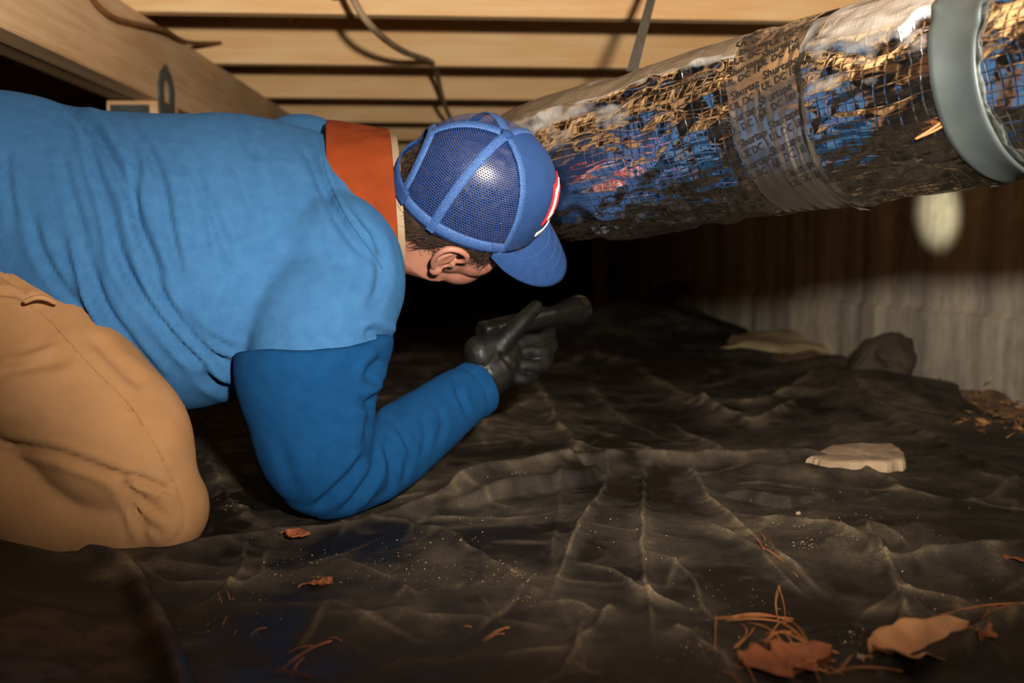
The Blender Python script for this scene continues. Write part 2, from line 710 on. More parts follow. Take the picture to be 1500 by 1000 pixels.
# ceiling: subfloor with the joists hung under it
cv, cf = box((-3.6, -1.6, ZJ + 0.287), (1.6, 9.2, ZJ + 0.31))
ceil = tag(link('ceiling', mesh_py('ceiling', cv, cf), M['subfloor'], smooth=False), kind='structure')
for k in range(-6, 11):
    yb = (2.45 + 0.61 * k)
    o = frame_box('joist', 4.7, 0.038, 0.286, M['joist'], ceil,
                  (-1.25, yb - 1.30 * math.tan(YAW), ZJ), YAW)
# concrete foundation wall on the right (runs away from the lens)
n1 = 60
ys = np.linspace(-1.6, 9.2, n1)
V, Fs = [], []
prof = [(0.0, 0.31 + ZJ), (0.0, 0.205), (-0.006, 0.196), (-0.014, 0.19), (-0.016, -0.05), (0.15, -0.05), (0.15, 0.31 + ZJ)]
for y in ys:
    for dx, z in prof:
        V.append((wall_x(y) + dx, y, z))
Fs = [tuple(f) for f in gridfaces(n1, len(prof), True)]
wr = tag(link('wall_right', mesh_py('wall_right', V, Fs), M['concrete'], smooth=False), kind='structure')
v, f = box((-3.6, 9.0, -0.05), (1.6, 9.2, ZJ + 0.31))
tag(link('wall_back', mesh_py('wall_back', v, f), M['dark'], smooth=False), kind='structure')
v, f = box((-3.75, -1.6, -0.05), (-3.6, 9.2, ZJ + 0.31))
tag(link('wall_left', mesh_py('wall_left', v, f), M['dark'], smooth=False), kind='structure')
v, f = box((-3.6, -1.75, -0.05), (1.6, -1.6, ZJ + 0.31))
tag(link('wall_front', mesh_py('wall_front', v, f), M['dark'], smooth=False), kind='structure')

# ------------------------------------------------------------------ ground relief
def W(pts, z=0.0):
    return np.array([G0(a, b, z)[:2] for a, b in pts])


# (line in the photograph, height, width m, dust added)
CREASE = [
    ([(205, 824), (260, 802), (330, 787), (420, 777), (520, 768), (610, 748), (660, 737)], 0.010, 0.018, 0.05),
    ([(610, 748), (700, 722), (790, 705), (893, 690), (1000, 686), (1090, 684), (1180, 686), (1300, 692)], 0.021, 0.022, 0.08),
    ([(893, 690), (875, 745), (850, 790), (815, 860), (800, 890)], 0.006, 0.0045, 0.24),
    ([(824, 700), (818, 760), (812, 810), (806, 860)], 0.0035, 0.004, 0.05),
    ([(945, 690), (941, 760), (943, 830), (952, 885), (957, 970)], 0.006, 0.0045, 0.20),
    ([(1010, 690), (1050, 740), (1100, 795), (1150, 828), (1225, 866)], 0.007, 0.009, 0.30),
    ([(1020, 765), (1060, 785), (1100, 808), (1150, 850), (1205, 870)], 0.004, 0.006, 0.16),
    ([(1090, 755), (1150, 772), (1220, 790), (1265, 815), (1297, 832), (1340, 832), (1420, 830), (1510, 815)], 0.011, 0.012, 0.26),
    ([(1255, 770), (1275, 805), (1297, 832), (1320, 880), (1345, 925)], 0.006, 0.006, 0.22),
    ([(1255, 770), (1300, 800), (1340, 828)], 0.003, 0.005, 0.10),
    ([(1297, 832), (1330, 868), (1360, 900), (1380, 915)], 0.004, 0.006, 0.14),
    ([(960, 820), (1010, 850), (1032, 890), (1050, 925)], 0.006, 0.005, 0.24),
    ([(838, 838), (900, 850), (950, 872), (1025, 888)], 0.005, 0.005, 0.22),
    ([(780, 560), (830, 640), (862, 676), (905, 690)], 0.010, 0.016, 0.28),
    ([(870, 628), (950, 660), (985, 680)], 0.006, 0.010, 0.20),
    ([(980, 618), (1030, 645), (1080, 672)], 0.007, 0.010, 0.22),
    ([(930, 545), (1020, 590), (1100, 622), (1180, 596)], 0.012, 0.02, 0.20),
    ([(1000, 590), (1100, 600), (1180, 592)], 0.010, 0.02, 0.15),
    ([(800, 540), (860, 525), (930, 540)], 0.014, 0.03, 0.18),
    ([(480, 815), (560, 842), (612, 882)], 0.005, 0.007, 0.10),
    ([(530, 760), (590, 770), (660, 800), (700, 825), (760, 862), (790, 885)], 0.006, 0.010, 0.14),
    ([(590, 770), (640, 762), (740, 770), (800, 764)], 0.004, 0.006, 0.12),
    ([(365, 785), (352, 830), (320, 868), (275, 886)], 0.005, 0.006, 0.20),
    ([(395, 790), (380, 830), (335, 862)], 0.003, 0.005, 0.12),
    ([(225, 818), (330, 822), (400, 800)], 0.003, 0.005, 0.05),
    ([(205, 835), (250, 850), (300, 845), (370, 850)], 0.003, 0.006, 0.08),
    ([(440, 880), (520, 890), (610, 900), (700, 912), (830, 935)], 0.004, 0.014, 0.10),
    ([(800, 890), (850, 896), (880, 918), (900, 890)], 0.004, 0.006, 0.16),
    ([(895, 900), (860, 950), (825, 1010)], 0.005, 0.006, 0.22),
    ([(850, 915), (848, 960), (860, 1010)], 0.003, 0.005, 0.10),
    ([(990, 925), (1030, 965), (1070, 1010)], 0.005, 0.008, 0.26),
    ([(1250, 900), (1320, 868), (1390, 880), (1430, 905)], 0.004, 0.010, 0.20),
    ([(1375, 930), (1440, 925), (1500, 905)], 0.008, 0.014, 0.12),
    ([(1500, 925), (1440, 970), (1390, 1010)], 0.014, 0.018, 0.10),
    ([(1180, 686), (1260, 700), (1330, 720), (1420, 735), (1510, 700)], 0.007, 0.012, 0.10),
    ([(1240, 590), (1330, 640), (1420, 690), (1510, 740)], 0.008, 0.02, 0.08),
    ([(1130, 600), (1230, 570), (1290, 560)], 0.012, 0.02, 0.10),
    ([(560, 650), (500, 780), (470, 800)], 0.004, 0.008, 0.05),
    ([(300, 660), (330, 720), (380, 770), (430, 778)], 0.005, 0.008, 0.16),
    ([(310, 740), (350, 745), (400, 775)], 0.004, 0.006, 0.12),
    ([(730, 690), (790, 690), (850, 700)], 0.003, 0.006, 0.06),
    ([(690, 640), (740, 610), (790, 590)], 0.008, 0.012, 0.16),
    ([(860, 560), (900, 610), (960, 625)], 0.008, 0.012, 0.14),
    ([(600, 520), (660, 560), (700, 640)], 0.012, 0.02, 0.08),
    ([(1340, 930), (1300, 985), (1290, 1010)], 0.004, 0.008, 0.10),
]
_CW = [(catmull(W(p), max(8, 4 * len(p))), h, wd, du) for p, h, wd, du in CREASE]
# bumps: photo point on flat ground, radius x, radius y (m), height
BUMPS = [(920, 500, 0.42, 0.55, 0.15), (1000, 494, 0.22, 0.3, 0.16), (1230, 560, 0.25, 0.16, 0.05),
         (760, 800, 0.16, 0.10, 0.012), (1400, 800, 0.25, 0.12, 0.02), (1130, 700, 0.14, 0.06, 0.016),
         (640, 560, 0.3, 0.3, 0.02), (1480, 960, 0.12, 0.08, 0.02), (880, 760, 0.12, 0.12, 0.012),
         (1290, 590, 0.22, 0.25, 0.05), (560, 930, 0.2, 0.1, -0.012), (1150, 880, 0.12, 0.06, -0.012)]
_BW = [(G0(a, b)[:2], rx, ry, h) for a, b, rx, ry, h in BUMPS]
_rs = np.random.default_rng(91)
_SMALL = []
for _ in range(330):
    a_ = np.array([_rs.uniform(-0.9, 1.0), 0.5 + 2.0 * _rs.random() ** 1.5])
    ang = _rs.choice([0.2, 1.2, 1.9, 2.7]) + 0.35 * _rs.normal()
    ln = _rs.uniform(0.03, 0.22) * (0.6 + 0.4 * a_[1])
    b_ = a_ + ln * np.array([math.cos(ang), math.sin(ang)])
    mid_ = (a_ + b_) / 2 + 0.06 * ln * _rs.normal(size=2)
    _SMALL.append((catmull(np.array([a_, mid_, b_]), 7), _rs.choice([1, 1, -1]) * _rs.uniform(0.0012, 0.0042), _rs.uniform(0.002, 0.006) * (0.6 + 0.5 * a_[1]),
                   _rs.uniform(0.0, 0.16)))
_FACE = [(catmull(W([(608, 752), (700, 740), (790, 724), (890, 708)]), 24), 0.024, 0.011), (catmull(W([(1040, 722), (1090, 728), (1165, 742)]), 16), 0.016, 0.009)]
ELBOW = G0(468, 762)[:2] + np.array([0, 0.05])
KNEE = G0(250, 800)[:2] + np.array([-0.06, 0.06])


def Gz(xy, full=False):
    """height (and dust) of the plastic over the soil"""
    xy = np.atleast_2d(np.asarray(xy, float))
    x, y = xy[:, 0], xy[:, 1]
    far = sst(y, 1.6, 3.2)
    z = 0.010 * fbm(xy * 2.6, 1, 3) + 0.030 * far * fbm(xy * 1.7, 9, 3)
    z += (0.020 + 0.03 * far) * crumple(xy * 2.6, 3, 10)
    z += 0.010 * crumple(xy * 7.5, 5, 10)
    fine = ridged(xy * 16 + 0.4 * np.column_stack([vn(xy * 8, 41), vn(xy * 8, 42)]), 21, 2)
    z += 0.0007 * fine
    dust = 0.015 + 0.10 * fbm(xy * 5.5, 60, 5, 0.62) + 0.05 * sst(fine, 0.7, 1.5) + 0.10 * sst(ridged(xy * 3.5, 63, 3), 0.9, 1.7)
    dust = dust * sst(y, 0.35, 1.0) + 0.02
    for c, rx, ry, h in _BW:
        q = ((x - c[0]) / rx) ** 2 + ((y - c[1]) / ry) ** 2
        z += h * np.exp(-q * 1.6)
    for p, h, wd, du in _CW:
        m = ((x > p[:, 0].min() - 5 * wd) & (x < p[:, 0].max() + 5 * wd)
             & (y > p[:, 1].min() - 5 * wd) & (y < p[:, 1].max() + 5 * wd))
        if not m.any():
            continue
        wob = 0.6 * wd * vn(xy[m] * 30, 91)
        dd, sd, t = polydist(x[m] + wob, y[m] + wob, p)
        tap = 0.25 + 0.75 * sst(t, 0, 0.15) * (1 - sst(t, 0.8, 1.0))
        z[m] += 1.35 * h * tap * np.exp(-np.abs(dd / wd) ** 1.05)
        dust[m] += 1.25 * du * tap * (np.exp(-(dd / (wd * 0.42)) ** 2) + 0.35 * np.exp(-(dd / (wd * 2.5)) ** 2)) * (0.6 + 0.5 * vn(xy[m] * 40, 8))
    for p, h, wd, du in _SMALL:
        m = ((x > p[:, 0].min() - 4 * wd) & (x < p[:, 0].max() + 4 * wd)
             & (y > p[:, 1].min() - 4 * wd) & (y < p[:, 1].max() + 4 * wd))
        if not m.any():
            continue
        dd, sd, t = polydist(x[m], y[m], p)
        tap = sst(t, 0, 0.3) * (1 - sst(t, 0.6, 1.0))
        z[m] += h * tap * np.exp(-np.abs(dd / wd))
        dust[m] += du * tap * np.exp(-(dd / (wd * 0.8)) ** 2)
    # where elbow, knees and shins press the sheet down
    for c, r in ((ELBOW, 0.10), (KNEE, 0.14), (KNEE + [-0.25, 0.03], 0.16), (KNEE + [-0.5, 0.05], 0.16)):
        q = ((x - c[0]) ** 2 + (y - c[1]) ** 2) / r ** 2
        k = np.exp(-q * 1.5)
        z = z * (1 - 0.85 * k)
    # two upright folds of clean sheet facing the lens
    for p, h, run in _FACE:
        m = ((x > p[:, 0].min() - 0.15) & (x < p[:, 0].max() + 0.15) & (y > p[:, 1].min() - 0.1) & (y < p[:, 1].max() + 0.3))
        if not m.any():
            continue
        dd, sd, t = polydist(x[m], y[m], p)
        tap = sst(t, 0.0, 0.45) * (1 - sst(t, 0.93, 1.0)) * sst(-np.abs(dd), -0.25, -0.1)
        z[m] += h * tap * sst(sd + 0.003 * vn(xy[m] * 40, 95), -run, 0.0) * np.exp(-np.maximum(sd, 0) / 0.07)
    # glossy clean facets (no dust)
    for pts, wd in (([(625, 752), (700, 741), (790, 726), (880, 710)], 0.016), ([(1050, 726), (1090, 731), (1160, 744)], 0.014)):
        dd, _, t = polydist(x, y, W(pts))
        dust *= 1 - 0.35 * np.exp(-(dd / wd) ** 2)
    z += 0.016 * sst(y, 1.3, 1.9) * sst(x, 0.2, 0.8)
    if full:
        return z, np.clip(dust, 0.0, 1.0)
    return z


def on_ground(px, py, up=0.0):
    """the spot on the sheet seen at a photo point"""
    q = G0(px, py)
    for _ in range(6):
        z = float(Gz(q[:2])[0])
        q = G0(px, py, z)
    return np.array([q[0], q[1], z + up])


def sheet_mesh(name, X, Y, Z, D):
    nu, nv = X.shape
    me = mesh_arr(name, np.column_stack([X.ravel(), Y.ravel(), Z.ravel()]), gridfaces(nu, nv)[:, ::-1])
    at = me.attributes.new('dust', 'FLOAT', 'POINT')
    at.data.foreach_set('value', D.ravel().astype(np.float32))
    return me


Y = np.concatenate([np.linspace(0.40, 0.66, 60)[:-1], 0.66 * np.exp(np.linspace(0, math.log(2.3 / 0.66), 560))[:-1], 2.3 * np.exp(np.linspace(0, math.log(8.6 / 2.3), 130))])
NY, NX = len(Y), 800
_k = np.linspace(0, 1, NX)
tt = None
xl = np.maximum(-1.0 * Y - 0.45, -3.5)
edge = wall_x(Y) - 0.10 - 0.05 * np.sin(Y * 5) - 0.03 * np.sin(Y * 13 + 1) - 0.05 * sst(Y, 1.4, 2.2)
xr = np.minimum(0.72 * Y + 0.35, edge)
XL0 = np.maximum(-0.54 * Y - 0.04, xl)
_c = 110                                        # columns left of the middle part
X = np.empty((NY, NX))
X[:, :_c] = xl[:, None] + (XL0 - xl)[:, None] * np.linspace(0, 1, _c + 1)[None, :-1]
X[:, _c:] = XL0[:, None] + (xr - XL0)[:, None] * np.linspace(0, 1, NX - _c)[None, :]
YY = np.repeat(Y[:, None], NX, 1)
z, du = Gz(np.column_stack([X.ravel(), YY.ravel()]), True)
sheet = link('plastic_sheet', sheet_mesh('plastic_sheet', X, YY, z.reshape(X.shape), du.reshape(X.shape)), M['plastic'])
tag(sheet, 'large dusty black plastic ground sheet creased all over the crawl space floor', 'sheet')

# second sheet lapped over in the left foreground, its right hem rolled up
hem = catmull([(150, 824), (196, 832), (222, 862), (248, 910), (270, 960), (290, 1010), (300, 1060)], 60)
hw = np.array([G0(a, b)[:2] for a, b in hem])
nu, nv = 150, 60
U = np.linspace(0, 1, nu)
X2 = np.zeros((nu, nv))
Y2 = np.zeros((nu, nv))
H2 = np.zeros((nu, nv))
for j in range(nv):
    s = U
    left = np.array([hw[j][0] - 0.62, hw[j][1] + 0.01])
    X2[:, j] = hw[j][0] + (left[0] - hw[j][0]) * s
    Y2[:, j] = hw[j][1] + (left[1] - hw[j][1]) * s
    dist = s * 0.62
    H2[:, j] = 0.006 + 0.012 * np.exp(-((dist - 0.014) / 0.013) ** 2) + 0.016 * sst(dist, 0.04, 0.16)
    H2[0, j] = -0.004
    H2[:, j] += 0.014 * sst(1 - j / (nv - 1), 0.75, 1.0) * sst(dist, 0.0, 0.1) * 0.6
    if j == 0:
        H2[:, j] = -0.006
q2 = np.column_stack([X2.ravel(), Y2.ravel()])
z2, d2 = Gz(q2, True)
Z2 = (np.maximum(z2, -0.002) + 0.004 * fbm(q2 * 9, 70, 3) + H2.ravel())
me = sheet_mesh('plastic_sheet', X2[::-1].T, Y2[::-1].T, Z2.reshape(nu, nv)[::-1].T, np.clip(0.12 + 0.25 * fbm(q2 * 7, 81, 4), 0.01, 1).reshape(nu, nv)[::-1].T)
o = link('plastic_sheet', me, M['plastic'])
tag(o, 'smaller black plastic sheet lapped over in front of the kneeling man, rolled hem', 'sheet')

# ------------------------------------------------------------------ girder, post, far post
BX0, BX1 = -1.010, -0.878
ZB0 = 0.31 + 0.272 * 1.49
beam = empty('support_beam', (-0.944, 2.5, ZB0), 'doubled pale wooden girder running away under the joists at upper left', 'beam')
for xa, m in ((BX0 + 0.066, M['beam']), (BX0, M['beam_old'])):
    v, f = box((-4.0, -0.0325, 0), (5.8, 0.0325, ZJ - ZB0 - 0.0006))
    me = mesh_py('plank', v, f)
    bm = bmesh.new()
    bm.from_mesh(me)
    bmesh.ops.bevel(bm, geom=bm.edges, offset=0.003, segments=2, affect='EDGES')
    bm.to_mesh(me)
    bm.free()
    o = link('plank', me, m, smooth=False)
    o.parent = beam
    o.matrix_parent_inverse = Matrix.Translation(-beam.location)
    o.location = (xa + 0.033, 2.5, ZB0 + (0.004 if xa == BX0 else 0.0))
    o.rotation_euler = (0, 0, math.pi / 2)

post = empty('support_post', (-0.944, 2.59, 0), 'wooden post with a galvanised cap holding up the girder behind the back', 'post')
v, f = box((-1.012, 2.525, -0.03), (-0.878, 2.655, ZB0 - 0.002))
link('timber', mesh_py('timber', v, f), M['beam'], post, smooth=False)
capp = []
capp.append(box((-1.002, 2.518, ZB0 - 0.11), (-0.905, 2.524, ZB0 - 0.012)))
cap_o = link('post_cap', mesh_py('post_cap', *join(capp)), M['galv'], post, smooth=False)
# pointed tab with a slot, bent up on the girder's side
tb = []
outl = [(-0.017, -0.03), (-0.018, 0.022), (-0.013, 0.042), (0.0, 0.06), (0.013, 0.042), (0.018, 0.022), (0.017, -0.03)]
hole = [(-0.006, -0.002), (-0.007, 0.018), (-0.005, 0.03), (0.0, 0.037), (0.005, 0.03), (0.007, 0.018), (0.006, -0.002)]
V, Fs = [], []
for xx in (-0.8765, -0.872):
    for (a, b) in outl + hole:
        V.append((xx, 2.56 + a * 3.2, ZB0 + b * 1.6))
n = 7
for k in range(n):
    j = (k + 1) % n
    Fs += [(14 + k, 14 + j, 21 + j, 21 + k), (k, 7 + k, 7 + j, j), (k, j, 14 + j, 14 + k), (7 + k, 21 + k, 21 + j, 7 + j)]
link('bracket', mesh_py('bracket', V, Fs), M['galv_dull'], post, smooth=False)

c = P(879, 372, 6.2)
fp = empty('far_post', (c[0], c[1], 0), 'dim wooden post far back in the dark below the silver duct', 'post')
v, f = box((c[0] - 0.045, c[1], -0.03), (c[0] + 0.045, c[1] + 0.09, ZJ - 0.14))
link('timber', mesh_py('timber', v, f), M['beam_old'], fp, smooth=False)
v, f = box((c[0] - 0.06, c[1] - 0.01, ZJ - 0.14), (c[0] + 0.06, c[1] + 0.1, ZJ - 0.001))
link('block', mesh_py('block', v, f), M['beam_old'], fp, smooth=False)

# ------------------------------------------------------------------ foil wrapped duct
DR = 0.150
KD = 0.73                        # the duct is this much smaller and nearer than first sized
_dp = [P(1760, 40, 1.12) + 3.0 * (P(1760, 40, 1.12) - P(1360, 130, 1.44)), P(1760, 40, 1.12) + 1.4 * (P(1760, 40, 1.12) - P(1360, 130, 1.44)), P(1760, 40, 1.12), P(1500, 97, 1.32), P(1360, 130, 1.44), P(1230, 156, 1.57), P(1050, 195, 1.77), P(900, 228, 1.96), P(815, 246, 2.14),
       P(775, 256, 2.36), P(758, 268, 2.75), P(752, 282, 3.3)]
DPATH = catmull(_dp, 460)
DLEN = np.concatenate([[0], np.cumsum(np.linalg.norm(np.diff(DPATH, axis=0), axis=1))])
_T = np.gradient(DPATH, axis=0)
_T /= np.linalg.norm(_T, axis=1)[:, None]
_Bs = np.cross(_T, np.array([0, 0, 1.0]))
_Bs /= np.linalg.norm(_Bs, axis=1)[:, None]
_Up = np.cross(_Bs, _T)
if (_Bs[190] @ (CAM - DPATH[190])) < 0:
    _Bs = -_Bs


def u_at(px):
    pxs = proj(DPATH)[0]
    return float(np.interp(-px, -pxs[84:390], DLEN[84:390]))


U_T = [u_at(1182), u_at(1232)]      # tape wraps
U_B = u_at(1506)                    # steel band
SEAM = [(u_at(x), th) for x, th in ((1500, 1.18), (1380, 1.2), (1280, 1.1), (1130, 0.95), (1000, 0.92), (900, 1.02), (800, 1.2), (762, 1.2))]
_su = np.array([a for a, _ in SEAM])
_st = np.array([b for _, b in SEAM])
_o = np.argsort(_su)
_su, _st = _su[_o], _st[_o]


def duct_pt(u, th, off=0.0, calm=1.0):
    """point on the wrapped duct: u metres along it, th angle from the top towards the lens"""
    u = np.asarray(u, float)
    th = np.asarray(th, float)
    c = np.column_stack([np.interp(u, DLEN, DPATH[:, k]) for k in range(3)])
    a = np.column_stack([np.interp(u, DLEN, _Up[:, k]) for k in range(3)])
    b = np.column_stack([np.interp(u, DLEN, _Bs[:, k]) for k in range(3)])
    q = np.column_stack([u, np.cos(th) * DR, np.sin(th) * DR])
    tape = np.exp(-((u - U_T[0]) / 0.045) ** 4) + np.exp(-((u - U_T[1]) / 0.045) ** 4)
    band = np.exp(-((u - U_B) / 0.05) ** 2)
    tape = np.clip(tape, 0, 1)
    cal = calm * (1 - 0.80 * tape) * (1 - 0.8 * band)
    lower = 0.35 + 0.65 * sst(th, 0.5, 1.3)
    r = DR + 0.006 * fbm(q * 5, 201, 2)
    r += cal * lower * 0.062 * crumple(q * np.array([7, 13, 13]), 203, 10)
    r += cal * lower * 0.014 * crumple(q * np.array([24, 34, 34]), 205, 8)
    r += cal * lower * 0.0016 * sst(ridged(q * np.array([10, 38, 38]), 209, 2), 0.6, 1.6)
    st = np.interp(u, _su, _st) + 0.10 * vn(np.column_stack([u * 14, u * 0]), 222)
    ds = (th - st) * DR
    r += 0.010 * np.exp(-(ds / 0.008) ** 2) * (0.6 + 0.5 * vn(q * 40, 223)) * (1 - tape) * (1 - band)
    r -= 0.006 * np.exp(-((ds - 0.02) / 0.010) ** 2) * (1 - tape) * (1 - band)
    # drawn in by the wraps and the band, bellied between them; sagging underside
    r -= 0.008 * tape + 0.010 * band
    r += 0.010 * np.exp(-((th - 3.3) / 1.0) ** 2) * (0.5 + 0.5 * vn(np.column_stack([u * 5, u * 0]), 231))
    r += tape * 0.0013 * np.sin((u - U_T[0]) * 260 + 3 * vn(q * 9, 232)) * sst(vn(q * 12, 233), -0.2, 0.6)
    r = r + off
    q = c + (np.cos(th) * r)[:, None] * a + (np.sin(th) * r)[:, None] * b
    return CAM + (q - CAM) * KD


def foil_mat(name, col, rough, grid=True, dustcol=srgb(116, 97, 72)):
    m = bpy.data.materials.new(name)
    m.use_nodes = True
    N, L = m.node_tree.nodes, m.node_tree.links
    b = N['Principled BSDF']
    b.inputs['Metallic'].default_value = 1.0
    at = N.new('ShaderNodeAttribute')
    at.attribute_name = 'dust'
    tc = N.new('ShaderNodeTexCoord')
    n1 = N.new('ShaderNodeTexNoise')
    n1.inputs['Scale'].default_value = 30
    n1.inputs['Detail'].default_value = 7
    L.new(tc.outputs['Object'], n1.inputs['Vector'])
    add = N.new('ShaderNodeMath')
    add.operation = 'MULTIPLY'
    L.new(at.outputs['Fac'], add.inputs[0])
    L.new(n1.outputs['Fac'], add.inputs[1])
    mr = N.new('ShaderNodeMapRange')
    mr.inputs['From Min'].default_value = 0.10
    mr.inputs['From Max'].default_value = 0.36
    L.new(add.outputs[0], mr.inputs['Value'])
    mx = N.new('ShaderNodeMix')
    mx.data_type = 'RGBA'
    mx.inputs['A'].default_value = col
    mx.inputs['B'].default_value = dustcol
    L.new(mr.outputs[0], mx.inputs['Factor'])
    L.new(mx.outputs['Result'], b.inputs['Base Color'])
    m1 = N.new('ShaderNodeMapRange')
    m1.inputs['To Min'].default_value = 1.0
    m1.inputs['To Max'].default_value = 0.0
    L.new(mr.outputs[0], m1.inputs['Value'])
    L.new(m1.outputs[0], b.inputs['Metallic'])
    m2 = N.new('ShaderNodeMapRange')
    m2.inputs['To Min'].default_value = rough
    m2.inputs['To Max'].default_value = 0.85
    L.new(mr.outputs[0], m2.inputs['Value'])
    L.new(m2.outputs[0], b.inputs['Roughness'])
    bp = N.new('ShaderNodeBump')
    bp.inputs['Strength'].default_value = 0.28
    bp.inputs['Distance'].default_value = 0.0011
    if grid:
        uv = N.new('ShaderNodeUVMap')
        uv.uv_map = 'UVMap'
        sp = N.new('ShaderNodeSeparateXYZ')
        L.new(uv.outputs[0], sp.inputs[0])
        prev = None
        for ax, per in (('X', 0.0165), ('Y', 0.0125)):
            dv = N.new('ShaderNodeMath')
            dv.operation = 'DIVIDE'
            dv.inputs[1].default_value = per
            L.new(sp.outputs[ax], dv.inputs[0])
            pp = N.new('ShaderNodeMath')
            pp.operation = 'PINGPONG'
            pp.inputs[1].default_value = 0.5
            L.new(dv.outputs[0], pp.inputs[0])
            rr = N.new('ShaderNodeMapRange')
            rr.interpolation_type = 'SMOOTHSTEP'
            rr.inputs['From Min'].default_value = 0.0
            rr.inputs['From Max'].default_value = 0.11
            rr.inputs['To Min'].default_value = 1.0
            rr.inputs['To Max'].default_value = 0.0
            L.new(pp.outputs[0], rr.inputs['Value'])
            if prev is None:
                prev = rr
            else:
                mxm = N.new('ShaderNodeMath')
                mxm.operation = 'MAXIMUM'
                L.new(prev.outputs[0], mxm.inputs[0])
                L.new(rr.outputs[0], mxm.inputs[1])
                prev = mxm
        n3 = N.new('ShaderNodeTexNoise')
        n3.inputs['Scale'].default_value = 60
        n3.inputs['Detail'].default_value = 4
        L.new(tc.outputs['Object'], n3.inputs['Vector'])
        sm = N.new('ShaderNodeMath')
        sm.operation = 'MULTIPLY_ADD'
        sm.inputs[1].default_value = 2.2
        L.new(n3.outputs['Fac'], sm.inputs[0])
        L.new(prev.outputs[0], sm.inputs[2])
        L.new(sm.outputs[0], bp.inputs['Height'])
    else:
        n3 = N.new('ShaderNodeTexNoise')
        n3.inputs['Scale'].default_value = 55
        n3.inputs['Detail'].default_value = 5
        L.new(tc.outputs['Object'], n3.inputs['Vector'])
        L.new(n3.outputs['Fac'], bp.inputs['Height'])
    L.new(bp.outputs[0], b.inputs['Normal'])
    return m


M['foil'] = foil_mat('foil_facing', (0.82, 0.79, 0.74, 1), 0.17)
M['tape'] = foil_mat('foil_tape', (0.80, 0.72, 0.63, 1), 0.32, grid=False)


def duct_strip(name, u0, u1, nu, th0, th1, nt, off, m, parent, calm=1.0, dust=True, skew=0.0, ragged=0.0):
    u = np.linspace(u0, u1, nu)
    th = np.linspace(th0, th1, nt)
    UU, TT = np.meshgrid(u, th, indexing='ij')
    edge_n = ragged * (vn(np.column_stack([th * 3, th * 0]), 301))[None, :]
    UU = UU + skew * (TT - 1.5) + edge_n
    V = duct_pt(UU.ravel(), TT.ravel(), off, calm)
    me = mesh_arr(name, V, gridfaces(nu, nt))
    bmn = np.array(me.polygons[len(me.polygons) // 3].normal)
    cen = V[me.polygons[len(me.polygons) // 3].vertices[0]]
    uvl = me.uv_layers.new(name='UVMap')
    li = np.empty(len(me.loops), np.int32)
    me.loops.foreach_get('vertex_index', li)
    qn = np.column_stack([UU.ravel() * 14, TT.ravel() * DR * 14])
    uv = np.column_stack([UU.ravel() + 0.006 * vn(qn, 331), TT.ravel() * DR + 0.006 * vn(qn, 332)])[li]
    uvl.data.foreach_set('uv', uv.astype(np.float32).ravel())
    at = me.attributes.new('dust', 'FLOAT', 'POINT')
    q = np.column_stack([UU.ravel(), TT.ravel()])
    st = np.interp(UU.ravel(), _su, _st)
    dd = (0.80 * sst(-(np.abs(TT.ravel()) - st) + 0.12 * fbm(q * np.array([7, 4]), 313, 3), -0.16, 0.20) * (1 - 0.58 * sst(-UU.ravel(), -U_T[0] - 0.02, -U_T[0] + 0.1))
          + 0.16 + 0.10 * fbm(q * np.array([9, 5]), 311, 3) - 0.14 * sst(np.abs(TT.ravel()), 1.3, 2.0)) if dust else 0.14 + 0.06 * np.cos(TT.ravel())
    at.data.foreach_set('value', np.asarray(dd, np.float32))
    return link(name, me, m, parent)


c0 = CAM + (DPATH[230] - CAM) * KD
duct = empty('insulated_duct', (c0[0], c0[1], c0[2] - DR * KD), 'foil wrapped insulated duct hung under the joists, dusty on top', 'duct')
duct_strip('foil_jacket', 0.0, DLEN[-1] * 0.92, 900, -np.pi, np.pi, 520, 0.0, M['foil'], duct)
tape1 = duct_strip('tape_wrap', U_T[0] - 0.036, U_T[0] + 0.036, 60, -np.pi, np.pi, 400, 0.0045, M['tape'], duct, dust=False, skew=-0.008, ragged=0.004)
tape2 = duct_strip('tape_wrap', U_T[1] - 0.036, U_T[1] + 0.036, 60, -np.pi, np.pi, 400, 0.0060, M['tape'], duct, dust=False, skew=-0.012, ragged=0.004)
bd = duct_strip('steel_band', U_B - 0.041, U_B + 0.041, 10, -np.pi, np.pi, 240, 0.006, M['galv'], duct, calm=0.1, dust=False, skew=-0.004)
sm = bd.modifiers.new('t', 'SOLIDIFY')
sm.thickness = 0.002

# printing on the tape
def lettering(text, size):
    cu = bpy.data.curves.new('printed_lettering', 'FONT')
    cu.body = text
    cu.size = size
    cu.resolution_u = 3
    cu.offset = size * 0.018
    cu.space_character = 1.02
    o = bpy.data.objects.new('tmp', cu)
    C.objects.link(o)
    dg = bpy.context.evaluated_depsgraph_get()
    me = bpy.data.meshes.new_from_object(o.evaluated_get(dg))
    bpy.data.objects.remove(o)
    bpy.data.curves.remove(cu)
    bm = bmesh.new()
    bm.from_mesh(me)
    bmesh.ops.triangulate(bm, faces=bm.faces)
    bmesh.ops.subdivide_edges(bm, edges=[e for e in bm.edges if e.calc_length() > 0.004], cuts=1)
    V = np.array([v.co[:] for v in bm.verts])
    bm.verts.index_update()
    Fs = [tuple(v.index for v in f.verts) for f in bm.faces]
    bm.free()
    bpy.data.meshes.remove(me)
    return V, Fs


L1, F1 = lettering('Shurtape', 0.0185)
L2, F2 = lettering('UL DC 181', 0.0165)
L1[:, 0] -= L1[:, 0].mean()
L2[:, 0] -= L2[:, 0].mean()
ring = [(math.cos(a) * 0.0062 * s, math.sin(a) * 0.0062 * s) for s in (1, 0.86) for a in np.linspace(0, 2 * np.pi, 24, endpoint=False)]


